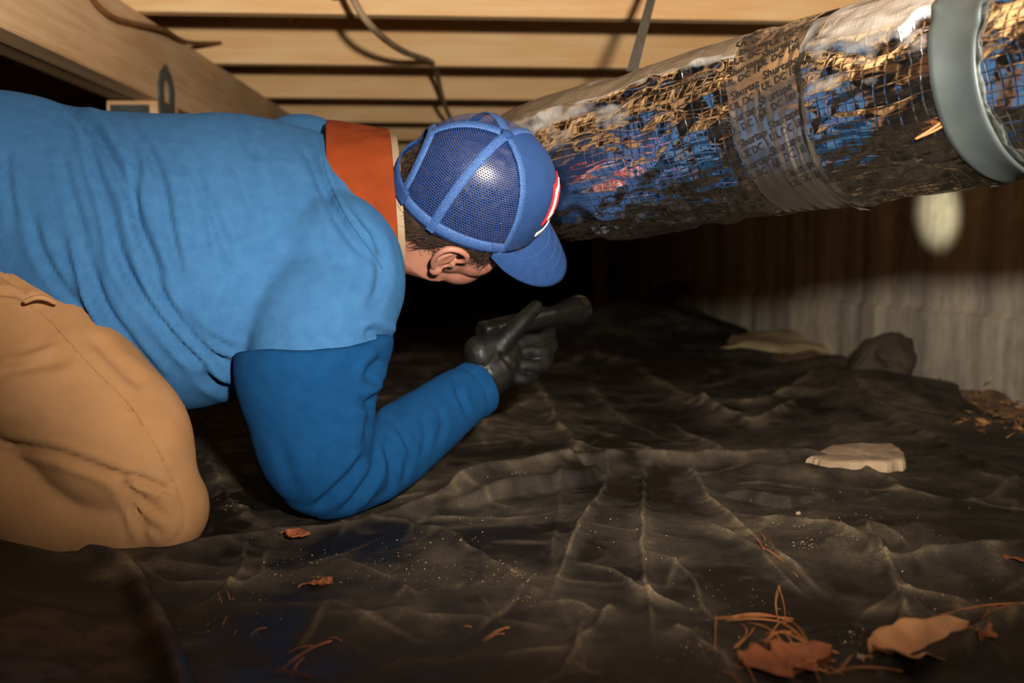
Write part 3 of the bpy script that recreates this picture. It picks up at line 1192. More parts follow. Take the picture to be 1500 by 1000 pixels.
def print_on(u, th, rot, tape, off):
    ca, sa = math.cos(rot), math.sin(rot)
    VV = [np.column_stack([L1[:, 0], L1[:, 1] + 0.004]), np.column_stack([L2[:, 0] + 0.002, L2[:, 1] - 0.0125])]
    rg = np.array(ring)
    rg = np.column_stack([rg[:, 0] + L2[:, 0].min() + 0.009, rg[:, 1] - 0.0078])
    rf = [(k, (k + 1) % 24, 24 + (k + 1) % 24, 24 + k) for k in range(24)]
    a = np.concatenate([VV[0], VV[1], rg])
    n1, n2 = len(VV[0]), len(VV[1])
    Fs = F1 + [tuple(i + n1 for i in f) for f in F2] + [tuple(i + n1 + n2 for i in f) for f in rf]
    x = a[:, 0] * ca - a[:, 1] * sa
    y = a[:, 0] * sa + a[:, 1] * ca
    # u grows away to the left, so text runs to smaller u
    V = duct_pt(u - x, th - y / DR, off)
    link('printed_lettering', mesh_py('printed_lettering', V, Fs), M['ink'], tape, smooth=False)


for i, th in enumerate((-0.1, 0.16, 0.42, 0.68, 0.94, 1.2, 1.46, 1.72, 1.98, 2.24)):
    print_on(U_T[0] + (0.006 if i % 2 else -0.004) - 0.008 * (th - 1.5), th, 0.22, tape1, 0.0056)
    print_on(U_T[1] + (-0.006 if i % 2 else 0.005) - 0.012 * (th - 1.5), th + 0.13, 0.22, tape2, 0.0071)

# hanger strap from joist to duct
uh = u_at(950)
hp = duct_pt(np.array([uh]), np.array([0.25]), 0.002)[0]
tp = P(967, -30, 1.98)
tp = tp + (CAM - tp) * 0.0
tp[2] = max(tp[2], ZJ)
hs = []
for k, s in enumerate(np.linspace(0, 1, 14)):
    hs.append(hp + (tp - hp) * s + np.array([0, 0, 0.0]))
V, Fs = loft([(q, np.array([0.0078, 0.002, 0]), np.array([0, 0.0012, 0])) for q in hs], 8)
o = link('hanger_strap', mesh_py('hanger_strap', V, Fs), M['galv_dull'], smooth=False)
tag(o, 'narrow grey metal strap hanging the silver duct from a joist', 'strap')

# dry pine twig caught on the foil
tw = []
for pts in ([(1342, 203), (1372, 184), (1398, 163), (1414, 141)], [(1342, 203), (1375, 188), (1402, 165), (1414, 141)], [(1384, 152), (1396, 156), (1404, 158)]):
    pp = []
    for a, b in pts:
        pp.append(P(a, b, 1.30))
    tw.append((pp, 0.0016))
tw = [tube(catmull(np.array(p) , 14), r, 8) for p, r in tw]
V, Fs = join(tw)
# seat it on the foil
cc = V.mean(0)
ray = (cc - CAM) / np.linalg.norm(cc - CAM)
uu = np.linspace(u_at(1440), u_at(1290), 60)
tg = np.linspace(0.4, 2.8, 160)
UU, TT = np.meshgrid(uu, tg)
Sf = duct_pt(UU.ravel(), TT.ravel(), 0.0)
sx, sy, sdp = proj(Sf)
vx, vy, vd = proj(V)
V2 = []
for a, b in zip(vx, vy):
    k = np.argsort((sx - a) ** 2 + (sy - b) ** 2)[:6]
    V2.append(np.min(sdp[k]))
V2 = np.array(V2)
fitc = np.polyfit(vx, V2, 1)
off_ = np.min(V2 - np.polyval(fitc, vx))
tgt = np.polyval(fitc, vx) + off_ - 0.005 + (vd - 1.30)
V = np.array([P(a, b, d_) for a, b, d_ in zip(vx, vy, tgt)])
o = link('pine_twig', mesh_py('pine_twig', V, Fs), M['needle'])
tag(o, 'dry orange pine twig stuck on the silver duct beside the steel band', 'twig')


# ------------------------------------------------------------------ grey cable, and a brown tube shaped as a cable's shadow
def cable(name, pts, r, m, label, n=60):
    V, Fs = tube(catmull(np.array(pts), n), r, 12)
    o = link(name, mesh_py(name, V, Fs), m)
    return tag(o, label, 'cable')


cable('cable_and_shadow', [P(497, -60, 2.10), P(518, 0, 2.12), P(548, 43, 2.2), P(590, 75, 2.5), P(632, 91, 2.95), P(640, 108, 3.2), P(650, 150, 3.5), P(662, 178, 3.8)],
      0.0080, M['cable'], 'loose grey electrical cable drooping between the joists above the blue cap')
cable('cable_and_shadow', [P(120, -40, 2.0), P(137, 0, 2.06), P(165, 25, 2.14), P(200, 35, 2.25), P(240, 44, 2.4), P(275, 62, 2.65), P(330, 63, 2.98), P(376, 58, 3.02),  # brown tube added in place of the shadow that a cable casts
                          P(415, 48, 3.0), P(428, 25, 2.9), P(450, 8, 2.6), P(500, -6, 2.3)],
      0.0060, M['shadow_brown'], 'thin brown tube added as a cable shadow, looping from the girder side across the joist faces')

# ------------------------------------------------------------------ the kneeling man
KP = on_ground(200, 812)
person_loc = (KP[0], KP[1] + 0.1, KP[2])
man = empty('person', person_loc, 'man on knees and elbow in blue sweatshirt, tan trousers, blue mesh cap, holding a torch', 'person')
IU = UP                      # picture axes in the room
IT = -FW                     # towards the lens


def V3(r, u, t):
    return RT * r + IU * u + IT * t


def limb(st, n=36):
    """st: (px, py, depth, half width px, depth ratio) -> rounded limb volume whose outline has that width"""
    pts = np.array([P(a, b, d) for a, b, d, _, _ in st])
    r = np.array([wpx * d / F for _, _, d, wpx, _ in st])
    k = np.array([q for *_, q in st])
    m = len(st)
    q = catmull(np.column_stack([pts, r, k]), m * 6)
    pts, r, k = q[:, :3], q[:, 3], q[:, 4]
    T = np.gradient(pts, axis=0)
    T /= np.linalg.norm(T, axis=1)[:, None]
    view = pts - CAM
    view /= np.linalg.norm(view, axis=1)[:, None]
    A = np.cross(T, view)
    A /= np.linalg.norm(A, axis=1)[:, None]
    B = np.cross(A, T)
    S = []
    e = r[0] * 0.9
    for s, c in ((0.95, 0.3), (0.7, 0.7), (0.35, 0.93)):
        S.append((pts[0] - T[0] * e * s * 0.8, A[0] * r[0] * c, B[0] * r[0] * k[0] * c))
    for i in range(len(pts)):
        S.append((pts[i], A[i] * r[i], B[i] * r[i] * k[i]))
    e = r[-1] * 0.9
    for s, c in ((0.35, 0.93), (0.7, 0.7), (0.95, 0.3)):
        S.append((pts[-1] + T[-1] * e * s * 0.8, A[-1] * r[-1] * c, B[-1] * r[-1] * k[-1] * c))
    return loft(S, n)


def torso(st, n=56, shrink=0.0):
    """st: (px, py centre, depth, long half, short half, x skew); long axis runs down and to the lens"""
    S = []
    cs = catmull(np.array(st, float), len(st) * 6)
    for a, b, d, L_, N_, sk in cs:
        c = P(a, b, d)
        lax = np.array([sk, -0.70, 0.70])
        lax /= np.linalg.norm(lax)
        nax = np.array([0.0, 0.72, 0.70])
        nax = nax - (nax @ lax) * lax
        nax /= np.linalg.norm(nax)
        S.append((c, V3(*lax) * (L_ - shrink), V3(*nax) * (N_ - shrink)))
    return loft(S, n)


def hh(y0, y1, d):
    return (y1 - y0) / 2 * d / F


def tst(x, y0, y1, d, sk, ratio=1.5):
    h = hh(y0, y1, d)
    N_ = h / math.sqrt(0.5 * (1 + ratio * ratio))
    return (x, (y0 + y1) / 2, d, ratio * N_, N_, sk)


TORSO = [tst(-190, 135, 540, 1.40, 0.0, 1.25), tst(-90, 126, 530, 1.38, 0.0, 1.25), tst(0, 124, 522, 1.37, 0.0, 1.3), tst(90, 142, 545, 1.37, 0.0, 1.35), tst(170, 153, 585, 1.37, 0.0, 1.4),
         tst(260, 155, 600, 1.37, 0.06, 1.4), tst(340, 152, 580, 1.37, 0.16, 1.45), tst(410, 153, 535, 1.385, 0.28, 1.55), tst(470, 163, 490, 1.39, 0.42, 1.6),
         tst(510, 182, 445, 1.395, 0.45, 1.5), tst(535, 212, 405, 1.40, 0.42, 1.35), tst(552, 238, 360, 1.40, 0.35, 1.25)]
ARM_U = [(478, 392, 1.31, 92, 1.0), (488, 430, 1.27, 98, 0.9), (470, 480, 1.235, 106, 0.85), (452, 540, 1.205, 104, 0.80), (458, 610, 1.20, 89, 0.8), (466, 670, 1.20, 78, 0.85), (473, 706, 1.21, 58, 0.95)]
ARM_F = [(474, 700, 1.205, 58, 0.95), (505, 690, 1.225, 60, 0.9), (560, 667, 1.265, 57, 0.85), (610, 632, 1.31, 51, 0.85), (650, 602, 1.35, 45, 0.85), (682, 578, 1.385, 40, 0.85)]
ARM_U2 = [(440, 250, 1.52, 80, 1), (440, 330, 1.60, 85, 1), (430, 450, 1.64, 80, 1), (435, 560, 1.64, 66, 1), (440, 625, 1.63, 52, 1)]
ARM_F2 = [(440, 625, 1.63, 50, 1), (500, 640, 1.72, 46, 1), (548, 640, 1.80, 38, 1)]

# ---- body under the clothes: one surface from head to feet
HC = P(686, 292, 1.335)      # cap centre
f_ = np.array([0.82, -0.56, -0.05])
r_ = np.array([-0.28, -0.66, 0.69])
f_ /= np.linalg.norm(f_)
r_ = r_ - (r_ @ f_) * f_
r_ /= np.linalg.norm(r_)
u_ = np.cross(r_, f_)
_a = math.radians(16)
f_, r_ = f_ * math.cos(_a) - r_ * math.sin(_a), f_ * math.sin(_a) + r_ * math.cos(_a)
CF, CR, CU = V3(*f_), V3(*r_), V3(*u_)        # cap axes: forward, wearer's right, up
an = math.radians(13)
HF = CF * math.cos(an) - CU * math.sin(an)    # head axes
HU = CU * math.cos(an) + CF * math.sin(an)
HR = CR


def hd(f, r, u):
    return HC + HF * f + HR * r + HU * u


def hell(f, r, u, a, b, c):
    return ellipsoid(hd(f, r, u), HF * a, HR * b, HU * c, 18)


head_parts = [hell(0.003, 0, 0.012, 0.092, 0.076, 0.092), hell(-0.006, 0, -0.02, 0.082, 0.073, 0.075),
              hell(0.040, 0, -0.045, 0.050, 0.060, 0.062), hell(0.048, 0, -0.085, 0.045, 0.050, 0.045),
              hell(0.068, 0, -0.108, 0.022, 0.026, 0.020), hell(0.078, 0.0, 0.005, 0.018, 0.050, 0.022),
              hell(0.052, 0.034, -0.045, 0.032, 0.026, 0.036), hell(0.052, -0.034, -0.045, 0.032, 0.026, 0.036), hell(0.02, 0, -0.05, 0.055, 0.067, 0.065), hell(0.008, 0, -0.078, 0.05, 0.058, 0.045),
              tube([hd(0.088, 0, -0.008), hd(0.100, 0, -0.028), hd(0.108, 0, -0.048)], [0.009, 0.011, 0.014], 16),
              hell(0.095, 0.011, -0.052, 0.009, 0.008, 0.007), hell(0.095, -0.011, -0.052, 0.009, 0.008, 0.007),
              tube([hd(0.086, 0.022, -0.074), hd(0.094, 0, -0.073), hd(0.086, -0.022, -0.074)], [0.005, 0.007, 0.005], 12),
              tube([hd(0.084, 0.018, -0.083), hd(0.091, 0, -0.083), hd(0.084, -0.018, -0.083)], [0.005, 0.007, 0.005], 12),
              tube([hd(-0.02, 0, -0.05), P(628, 348, 1.395), P(590, 330, 1.40), P(545, 312, 1.41)], [0.062, 0.064, 0.066, 0.07], 28)]


def ear(s):
    """outer ear, s=+1 right"""
    e0 = hd(0.022, 0.0735 * s, -0.042)
    out = HR * s

    def q(f, u, o):
        return e0 + HF * (f - 0.10 * u - 0.012) + HU * u + out * o
    rim = [q(0.012, 0.004, 0.003), q(0.020, 0.018, 0.007), q(0.016, 0.031, 0.012), q(0.002, 0.036, 0.017), q(-0.012, 0.030, 0.020),
           q(-0.018, 0.014, 0.020), q(-0.016, -0.004, 0.016), q(-0.009, -0.018, 0.011)]
    pr = [tube(rim, [0.003, 0.0038, 0.0042, 0.0044, 0.0044, 0.004, 0.0038, 0.004], 12, 40)]
    pr.append(ellipsoid(q(-0.002, -0.024, 0.007), HF * 0.0085, HU * 0.011, out * 0.0045, 10))
    pr.append(ellipsoid(q(-0.006, 0.010, 0.010), HF * 0.013, HU * 0.022, out * 0.0035 + HF * -0.003, 12))
    pr.append(tube([q(0.006, -0.012, 0.004), q(-0.004, -0.010, 0.008), q(-0.009, 0.006, 0.013), q(-0.003, 0.020, 0.013)], [0.003, 0.0035, 0.0035, 0.003], 10, 20))
    pr.append(ellipsoid(q(0.011, -0.004, 0.004), HF * 0.005, HU * 0.007, out * 0.005, 10))
    pr.append(ellipsoid(q(-0.004, 0.004, -0.002), HF * 0.014, HU * 0.024, out * 0.008, 10))
    return pr


head_parts += ear(1) + ear(-1)
hm = sculpt('head', head_parts, 0.0017, 7, 0.5)
# eye sockets, then eyes
Vh = getco(hm)
Nh = getno(hm)
for s in (1, -1):
    dd = np.linalg.norm(Vh - hd(0.092, 0.031 * s, -0.018), axis=1)
    Vh -= HF[None, :] * (0.010 * np.exp(-(dd / 0.014) ** 2))[:, None]
    dd = np.linalg.norm(Vh - hd(0.020, 0.080 * s, -0.048), axis=1)
    Vh -= (HR * s)[None, :] * (0.004 * np.exp(-(dd / 0.006) ** 2))[:, None]
setco(hm, Vh)
body_parts = [torso(TORSO, 40, 0.035)]


def thin(st, s):
    return [(a, b, d, wp * s, 0.9) for a, b, d, wp, _ in st]


THIGH = [(-110, 440, 1.30, 150, 0.8), (-40, 468, 1.25, 134, 0.8), (60, 533, 1.19, 117, 0.82), (130, 598, 1.15, 109, 0.85), (182, 660, 1.13, 105, 0.9), (222, 722, 1.13, 74, 0.95)]
SHIN = [(226, 726, 1.135, 78, 0.95), (160, 752, 1.14, 80, 0.95), (70, 736, 1.155, 104, 0.9), (-40, 726, 1.19, 106, 0.9), (-170, 725, 1.23, 66, 0.9), (-260, 730, 1.26, 50, 1.0)]
THIGH2 = [(-150, 400, 1.58, 120, 0.9), (-60, 470, 1.60, 118, 0.9), (40, 540, 1.60, 100, 0.95), (120, 600, 1.60, 78, 1.0)]
SHIN2 = [(120, 610, 1.60, 66, 1), (40, 640, 1.62, 62, 1), (-80, 640, 1.65, 58, 1), (-220, 640, 1.70, 42, 1)]
body_parts += [limb(thin(ARM_U, 0.72)), limb(thin(ARM_F, 0.70)), limb(thin(ARM_U2, 0.7)), limb(thin(ARM_F2, 0.7)),
               limb(thin(THIGH, 0.8)), limb(thin(SHIN, 0.75)), limb(thin(THIGH2, 0.8)), limb(thin(SHIN2, 0.75)),
               limb([(-130, 330, 1.45, 150, 0.9), (-60, 340, 1.42, 150, 0.9)]),
               tube([P(590, 322, 1.41), P(545, 300, 1.41), P(500, 300, 1.41)], [0.058, 0.064, 0.07], 24)]
bmh = sculpt('body', body_parts, 0.008, 3)
bmx = bmesh.new()
bmx.from_mesh(bmh)
bmx.from_mesh(hm)
bmx.to_mesh(bmh)
bmx.free()
bpy.data.meshes.remove(hm)
body = link('body', bmh, M['skin'], man)

for s in (1, -1):
    v, f = ellipsoid(hd(0.079, 0.031 * s, -0.018), HF * 0.0115, HR * 0.0115, HU * 0.0115, 10)
    eo = link('eye', mesh_py('eye', v, f), M['white'], man)
    v, f = ellipsoid(hd(0.0885, 0.031 * s, -0.019), HF * 0.0025, HR * 0.005, HU * 0.005, 8)
    link('iris', mesh_py('iris', v, f), M['hair'], eo)
    v, f = tube([hd(0.090, 0.016 * s, -0.002), hd(0.092, 0.03 * s, 0.001), hd(0.082, 0.045 * s, -0.004)], [0.003, 0.0035, 0.002], 8, 12)
    link('eyebrow', mesh_py('eyebrow', v, f), M['hair'], man)

# ---- sweatshirt: torso and sleeves as one garment
SW = [torso(TORSO)]
SH = [ellipsoid(P(488, 415, 1.285), V3(0.094, 0.02, 0), V3(-0.01, 0.115, 0), V3(0, 0, 0.085), 16),
      ellipsoid(P(444, 250, 1.50), V3(0.09, 0, 0), V3(0, 0.085, 0), V3(0, 0, 0.085), 14)]
sw_me = sculpt('sweatshirt', SW + SH + [limb([(a, b, d, wq * k, e) for (a, b, d, wq, e), k in zip(ARM_U[:4], (1, 1, 0.97, 0.85))]), limb(ARM_U2), limb(ARM_F2)], 0.0052, 14)
FOLDS_S = [
    ([(20, 128), (85, 150), (118, 190), (140, 260), (158, 330), (180, 420)], 9, 0.006, 's'),
    ([(60, 128), (120, 165), (160, 215), (190, 280), (215, 360), (255, 450)], 8, 0.007, 'v'),
    ([(100, 150), (140, 175), (172, 225), (198, 300)], 7, 0.004, 'r'),
    ([(185, 175), (200, 230), (197, 310), (205, 360)], 6, 0.003, 'v'),
    ([(180, 165), (215, 215), (240, 280), (252, 350), (270, 420)], 7, 0.0045, 'v'),
    ([(275, 225), (300, 280), (325, 340), (345, 400)], 8, 0.003, 'v'),
    ([(335, 160), (362, 205), (380, 240)], 6, 0.0025, 'v'),
    ([(425, 175), (452, 225), (480, 285), (512, 345), (560, 395)], 9, 0.0045, 'v'),
    ([(462, 200), (478, 260), (505, 310), (545, 360), (575, 400)], 6, 0.004, 'r'),
    ([(5, 215), (12, 280), (25, 340)], 6, 0.003, 'v'),
    ([(90, 215), (105, 290), (130, 370)], 7, 0.003, 'v'),
    ([(130, 370), (150, 440), (190, 505), (250, 575)], 8, 0.006, 'v'),
    ([(160, 335), (195, 415), (245, 490), (320, 560), (365, 578)], 8, 0.009, 'v'),
    ([(185, 400), (225, 470), (285, 535), (360, 560)], 7, 0.007, 'r'),
    ([(210, 380), (250, 455), (310, 520), (370, 540)], 7, 0.007, 'v'),
    ([(255, 440), (300, 490), (355, 520)], 6, 0.004, 'v'),
    ([(100, 330), (120, 400), (150, 470), (200, 520)], 7, 0.005, 'r'),
    ([(40, 300), (60, 370), (100, 430), (150, 480)], 7, 0.004, 'v'),
    ([(545, 330), (560, 390), (555, 430), (530, 460)], 8, 0.004, 'v'),
    ([(530, 492), (552, 484), (575, 500)], 7, 0.006, 'v'),
    ([(290, 270), (300, 330), (310, 380)], 5, 0.002, 'v'),
    ([(345, 235), (365, 290), (375, 330)], 6, 0.002, 'v'),
]
wrinkle(sw_me, [(a, b, c * 1.6, d) for a, b, c, d in FOLDS_S], lambda V: 0.0022 * fbm(V * np.array([10, 5, 5]), 401, 3))
sw = link('sweatshirt', sw_me, M['sweater'], man)

slv = sculpt('sleeve', [limb(ARM_U[2:]), limb(ARM_F)], 0.0042, 5)
V = getco(slv)
N = getno(slv)
px, py, dp_ = proj(V)
# trim above the drop shoulder seam by sinking it into the shirt
seam = catmull([(300, 530), (330, 519), (380, 511), (440, 513), (510, 506), (545, 498), (575, 488)], 60)
ys_ = np.interp(px, seam[:, 0], seam[:, 1])
V -= N * (0.045 * sst(ys_ - py, -2.0, 14.0))[:, None]
V += N * (0.0035 * sst(py - ys_, 0.0, 5.0))[:, None]
setco(slv, V)
FOLDS_L = [
    ([(565, 520), (545, 540), (540, 560)], 8, 0.008, 'v'),
    ([(572, 545), (552, 565), (535, 572)], 7, 0.007, 'r'),
    ([(560, 585), (540, 590), (520, 580)], 8, 0.006, 'v'),
    ([(552, 560), (545, 600), (542, 640), (540, 665)], 8, 0.006, 'v'),
    ([(545, 655), (520, 690), (480, 728), (450, 752)], 6, 0.006, 'v'),
    ([(548, 660), (545, 690), (520, 730), (490, 757)], 5, 0.005, 'v'),
    ([(555, 650), (560, 690), (545, 720), (520, 750)], 5, 0.004, 'r'),
    ([(560, 640), (575, 680), (570, 715), (548, 738)], 5, 0.004, 'v'),
    ([(585, 625), (598, 660), (592, 695), (580, 710)], 5, 0.003, 'v'),
    ([(570, 620), (590, 650), (600, 680)], 5, 0.003, 'r'),
    ([(620, 605), (625, 640), (615, 675)], 5, 0.0025, 'v'),
    ([(640, 590), (650, 620), (640, 655)], 5, 0.0025, 'v'),
    ([(662, 545), (672, 575), (690, 612)], 4, 0.004, 'v'),
    ([(400, 620), (420, 690), (440, 740)], 9, 0.002, 'v'),
]
wrinkle(slv, FOLDS_L, lambda V: 0.0016 * fbm(V * 12, 431, 3))
sl_o = link('sleeve', slv, M['sleeve'], man)
sl_o['label'] = 'darker blue right sleeve'
# ribbed cuff
cw = [P(672, 585, 1.375), P(685, 577, 1.388), P(695, 571, 1.397)]
tdir = (cw[2] - cw[0]) / np.linalg.norm(cw[2] - cw[0])
va = np.cross(tdir, cw[1] - CAM)
va /= np.linalg.norm(va)
vb = np.cross(va, tdir)
cs_ = []
for k, (s, r) in enumerate(((-0.002, 0.037), (0.004, 0.0405), (0.014, 0.041), (0.022, 0.0405), (0.026, 0.038), (0.024, 0.034), (0.008, 0.033))):
    cs_.append((cw[1] + tdir * s, va * r, vb * r * 0.9))
v, f = loft(cs_, 48, False)
link('cuff', mesh_py('cuff', v, f), M['sleeve'], sl_o)

# ---- orange jacket collar and beige shirt collar
def collar(name, a, b, ra, rb, m, th, flare, wob, seed):
    S = []
    lax = np.array([0.14, -0.70, 0.70])
    lax /= np.linalg.norm(lax)
    nax = np.array([0.05, 0.72, 0.70])
    nax = nax - (nax @ lax) * lax
    nax /= np.linalg.norm(nax)
    nu = 22
    for k in range(nu):
        t = k / (nu - 1)
        c = a + (b - a) * t
        S.append((c, V3(*lax) * (ra + (rb - ra) * t), V3(*nax) * (ra + (rb - ra) * t) * flare))
    # rim rolls over
    t = S[-1]
    v, f = loft(S, 96, False)
    me = mesh_py(name, v, f)
    N = getno(me)
    v = v + N * (wob * fbm(v * 18, seed, 2))[:, None]
    setco(me, v)
    o = link(name, me, m, man)
    s = o.modifiers.new('t', 'SOLIDIFY')
    s.thickness = th
    s.offset = 0
    b_ = o.modifiers.new('b', 'BEVEL')
    b_.width = th * 0.4
    b_.segments = 2
    b_.limit_method = 'ANGLE'
    return o


o1 = collar('jacket_collar', P(485, 292, 1.395), P(577, 296, 1.385), 0.122, 0.114, M['orange'], 0.006, 0.80, 0.004, 441)
wrinkle(o1.data, [([(520, 260), (545, 310), (570, 365)], 6, 0.003, 'v'), ([(548, 200), (548, 300), (560, 370)], 2, 0.0012, 't'),
                  ([(495, 197), (530, 192), (560, 193)], 2, 0.0012, 't'), ([(535, 285), (552, 330), (565, 350)], 5, 0.003, 'r')])
o2 = collar('shirt_collar', P(545, 296, 1.39), P(587, 296, 1.385), 0.108, 0.104, M['beige'], 0.004, 0.80, 0.004, 443)
wrinkle(o2.data, [([(572, 300), (590, 305), (598, 312)], 3, 0.002, 'v'), ([(574, 325), (585, 335)], 3, 0.0015, 'v')])

# ---- trousers
tr = sculpt('trousers', [limb(THIGH), limb(SHIN), limb(THIGH2), limb(SHIN2),
                         torso([tst(-230, 150, 560, 1.42, 0, 1.2), tst(-150, 140, 560, 1.40, 0, 1.2), tst(-60, 150, 520, 1.36, 0, 1.2), tst(-20, 230, 480, 1.34, 0, 1.2)]),
                         ellipsoid(P(248, 742, 1.13), V3(0.042, 0, 0), V3(0, 0.052, 0), V3(0, 0, 0.05), 14)], 0.0052, 6)
FOLDS_T = [
    ([(150, 690), (205, 702), (262, 722)], 5, 0.006, 'v'),
    ([(175, 700), (210, 735), (255, 760)], 5, 0.006, 'v'),
    ([(185, 705), (225, 722), (268, 738)], 5, 0.004, 'r'),
    ([(170, 700), (195, 745), (215, 795)], 6, 0.005, 'v'),
    ([(180, 705), (208, 760), (245, 790)], 5, 0.004, 'v'),
    ([(195, 705), (190, 760), (205, 810)], 5, 0.003, 'r'),
    ([(-20, 548), (50, 535), (110, 522)], 8, 0.003, 'v'),
    ([(-10, 530), (40, 525), (90, 500)], 6, 0.0025, 'r'),
    ([(0, 600), (70, 590), (130, 600)], 8, 0.002, 'v'),
    ([(-30, 648), (60, 659), (115, 676), (180, 704), (222, 742)], 7, 0.006, 'v'),
    ([(130, 480), (170, 530), (205, 560), (222, 570)], 9, 0.004, 'v'),
    ([(-20, 430), (15, 432), (40, 440), (60, 432)], 4, 0.005, 'v'),
    ([(0, 400), (30, 425), (40, 440)], 4, 0.005, 'v'),
    ([(40, 440), (70, 466), (110, 510), (150, 552), (190, 592), (220, 635), (245, 680), (265, 725), (272, 760), (262, 785), (245, 795)], 1.6, 0.0022, 't'),
    ([(185, 590), (195, 596), (203, 592)], 3, 0.002, 'v'), ([(200, 612), (212, 618), (220, 612)], 3, 0.002, 'v'), ([(215, 640), (228, 645), (238, 640)], 3, 0.002, 'v'),
    ([(228, 668), (240, 672), (250, 665)], 3, 0.002, 'v'), ([(240, 700), (252, 703), (262, 698)], 3, 0.002, 'v'),
]
wrinkle(tr, FOLDS_T, lambda V: 0.0020 * fbm(V * 9, 451, 3))
tro = link('trousers', tr, M['trouser'], man)
from mathutils.bvhtree import BVHTree


def sewn(name, garment, line, m, rad_, n=60):
    me = garment.data
    bv = BVHTree.FromPolygons([v.co[:] for v in me.vertices], [p.vertices[:] for p in me.polygons])
    out = []
    for a, b in catmull(np.array(line, float), n):
        d = P(a, b, 1.0) - CAM
        h = bv.ray_cast(Vector(CAM), Vector(d / np.linalg.norm(d)))
        if h[0] is not None:
            out.append(np.array(h[0]) - d / np.linalg.norm(d) * rad_ * 0.2)
    if len(out) > 8:
        v, f = tube(np.array(out), rad_, 6)
        return link(name, mesh_py(name, v, f), m, garment)


sewn('seam', tro, [(42, 446), (70, 466), (110, 510), (150, 552), (190, 592), (218, 635), (243, 680), (262, 725), (268, 755), (258, 782)], M['trouser'], 0.0012)
sewn('seam', sw, [(470, 208), (482, 262), (508, 316), (540, 362), (560, 392)], M['sweater'], 0.0012)
# pocket welt on the hip
v, f = tube(catmull([P(38, 441, 1.118), P(52, 436, 1.12), P(66, 437, 1.125), P(80, 443, 1.135)], 20), 0.003, 8)
link('pocket', mesh_py('pocket', v, f), M['trouser'], tro)
# boots behind the frame edge
for st in ([(-262, 735, 1.26, 44, 0.9), (-310, 745, 1.28, 46, 0.8), (-390, 752, 1.30, 40, 0.8), (-470, 758, 1.33, 36, 0.8)],
           [(-220, 640, 1.70, 36, 0.9), (-270, 655, 1.72, 36, 0.9), (-330, 660, 1.74, 32, 0.9), (-390, 664, 1.76, 28, 0.9)]):
    bo = link('boot', sculpt('boot', [limb(st)], 0.006, 3), M['boot'], man)

# ---- mesh backed cap
def net_mat():
    m = bpy.data.materials.new('cap_net')
    m.use_nodes = True
    N, L = m.node_tree.nodes, m.node_tree.links
    b = N['Principled BSDF']
    b.inputs['Base Color'].default_value = srgb(34, 70, 134)
    b.inputs['Roughness'].default_value = 0.35
    b.inputs['Specular IOR Level'].default_value = 0.7
    uv = N.new('ShaderNodeUVMap')
    uv.uv_map = 'UVMap'
    sp = N.new('ShaderNodeSeparateXYZ')
    L.new(uv.outputs[0], sp.inputs[0])

    def tri(sock, per, off=None):
        d = N.new('ShaderNodeMath')
        d.operation = 'DIVIDE'
        d.inputs[1].default_value = per
        L.new(sock, d.inputs[0])
        last = d
        if off is not None:
            a = N.new('ShaderNodeMath')
            a.operation = 'ADD'
            L.new(d.outputs[0], a.inputs[0])
            L.new(off, a.inputs[1])
            last = a
        p = N.new('ShaderNodeMath')
        p.operation = 'PINGPONG'
        p.inputs[1].default_value = 0.5
        L.new(last.outputs[0], p.inputs[0])
        return p.outputs[0]
    # rows of holes, every second row shifted by half a hole
    dv = N.new('ShaderNodeMath')
    dv.operation = 'DIVIDE'
    dv.inputs[1].default_value = 0.0030
    L.new(sp.outputs['Y'], dv.inputs[0])
    fl_ = N.new('ShaderNodeMath')
    fl_.operation = 'FLOOR'
    L.new(dv.outputs[0], fl_.inputs[0])
    hf = N.new('ShaderNodeMath')
    hf.operation = 'MULTIPLY'
    hf.inputs[1].default_value = 0.5
    L.new(fl_.outputs[0], hf.inputs[0])
    a = tri(sp.outputs['X'], 0.0034, hf.outputs[0])
    bb = tri(sp.outputs['Y'], 0.0030)
    c1 = N.new('ShaderNodeMath')
    c1.operation = 'GREATER_THAN'
    c1.inputs[1].default_value = 0.09
    L.new(a, c1.inputs[0])
    c2 = N.new('ShaderNodeMath')
    c2.operation = 'GREATER_THAN'
    c2.inputs[1].default_value = 0.14
    L.new(bb, c2.inputs[0])
    mu = N.new('ShaderNodeMath')
    mu.operation = 'MULTIPLY'
    L.new(c1.outputs[0], mu.inputs[0])
    L.new(c2.outputs[0], mu.inputs[1])
    tr_ = N.new('ShaderNodeBsdfTransparent')
    mx = N.new('ShaderNodeMixShader')
    L.new(mu.outputs[0], mx.inputs[0])
    L.new(b.outputs[0], mx.inputs[1])
    L.new(tr_.outputs[0], mx.inputs[2])
    L.new(mx.outputs[0], N['Material Output'].inputs['Surface'])
    return m


M['net'] = net_mat()
CB = 0.103
CA = 0.089
CH = 0.122


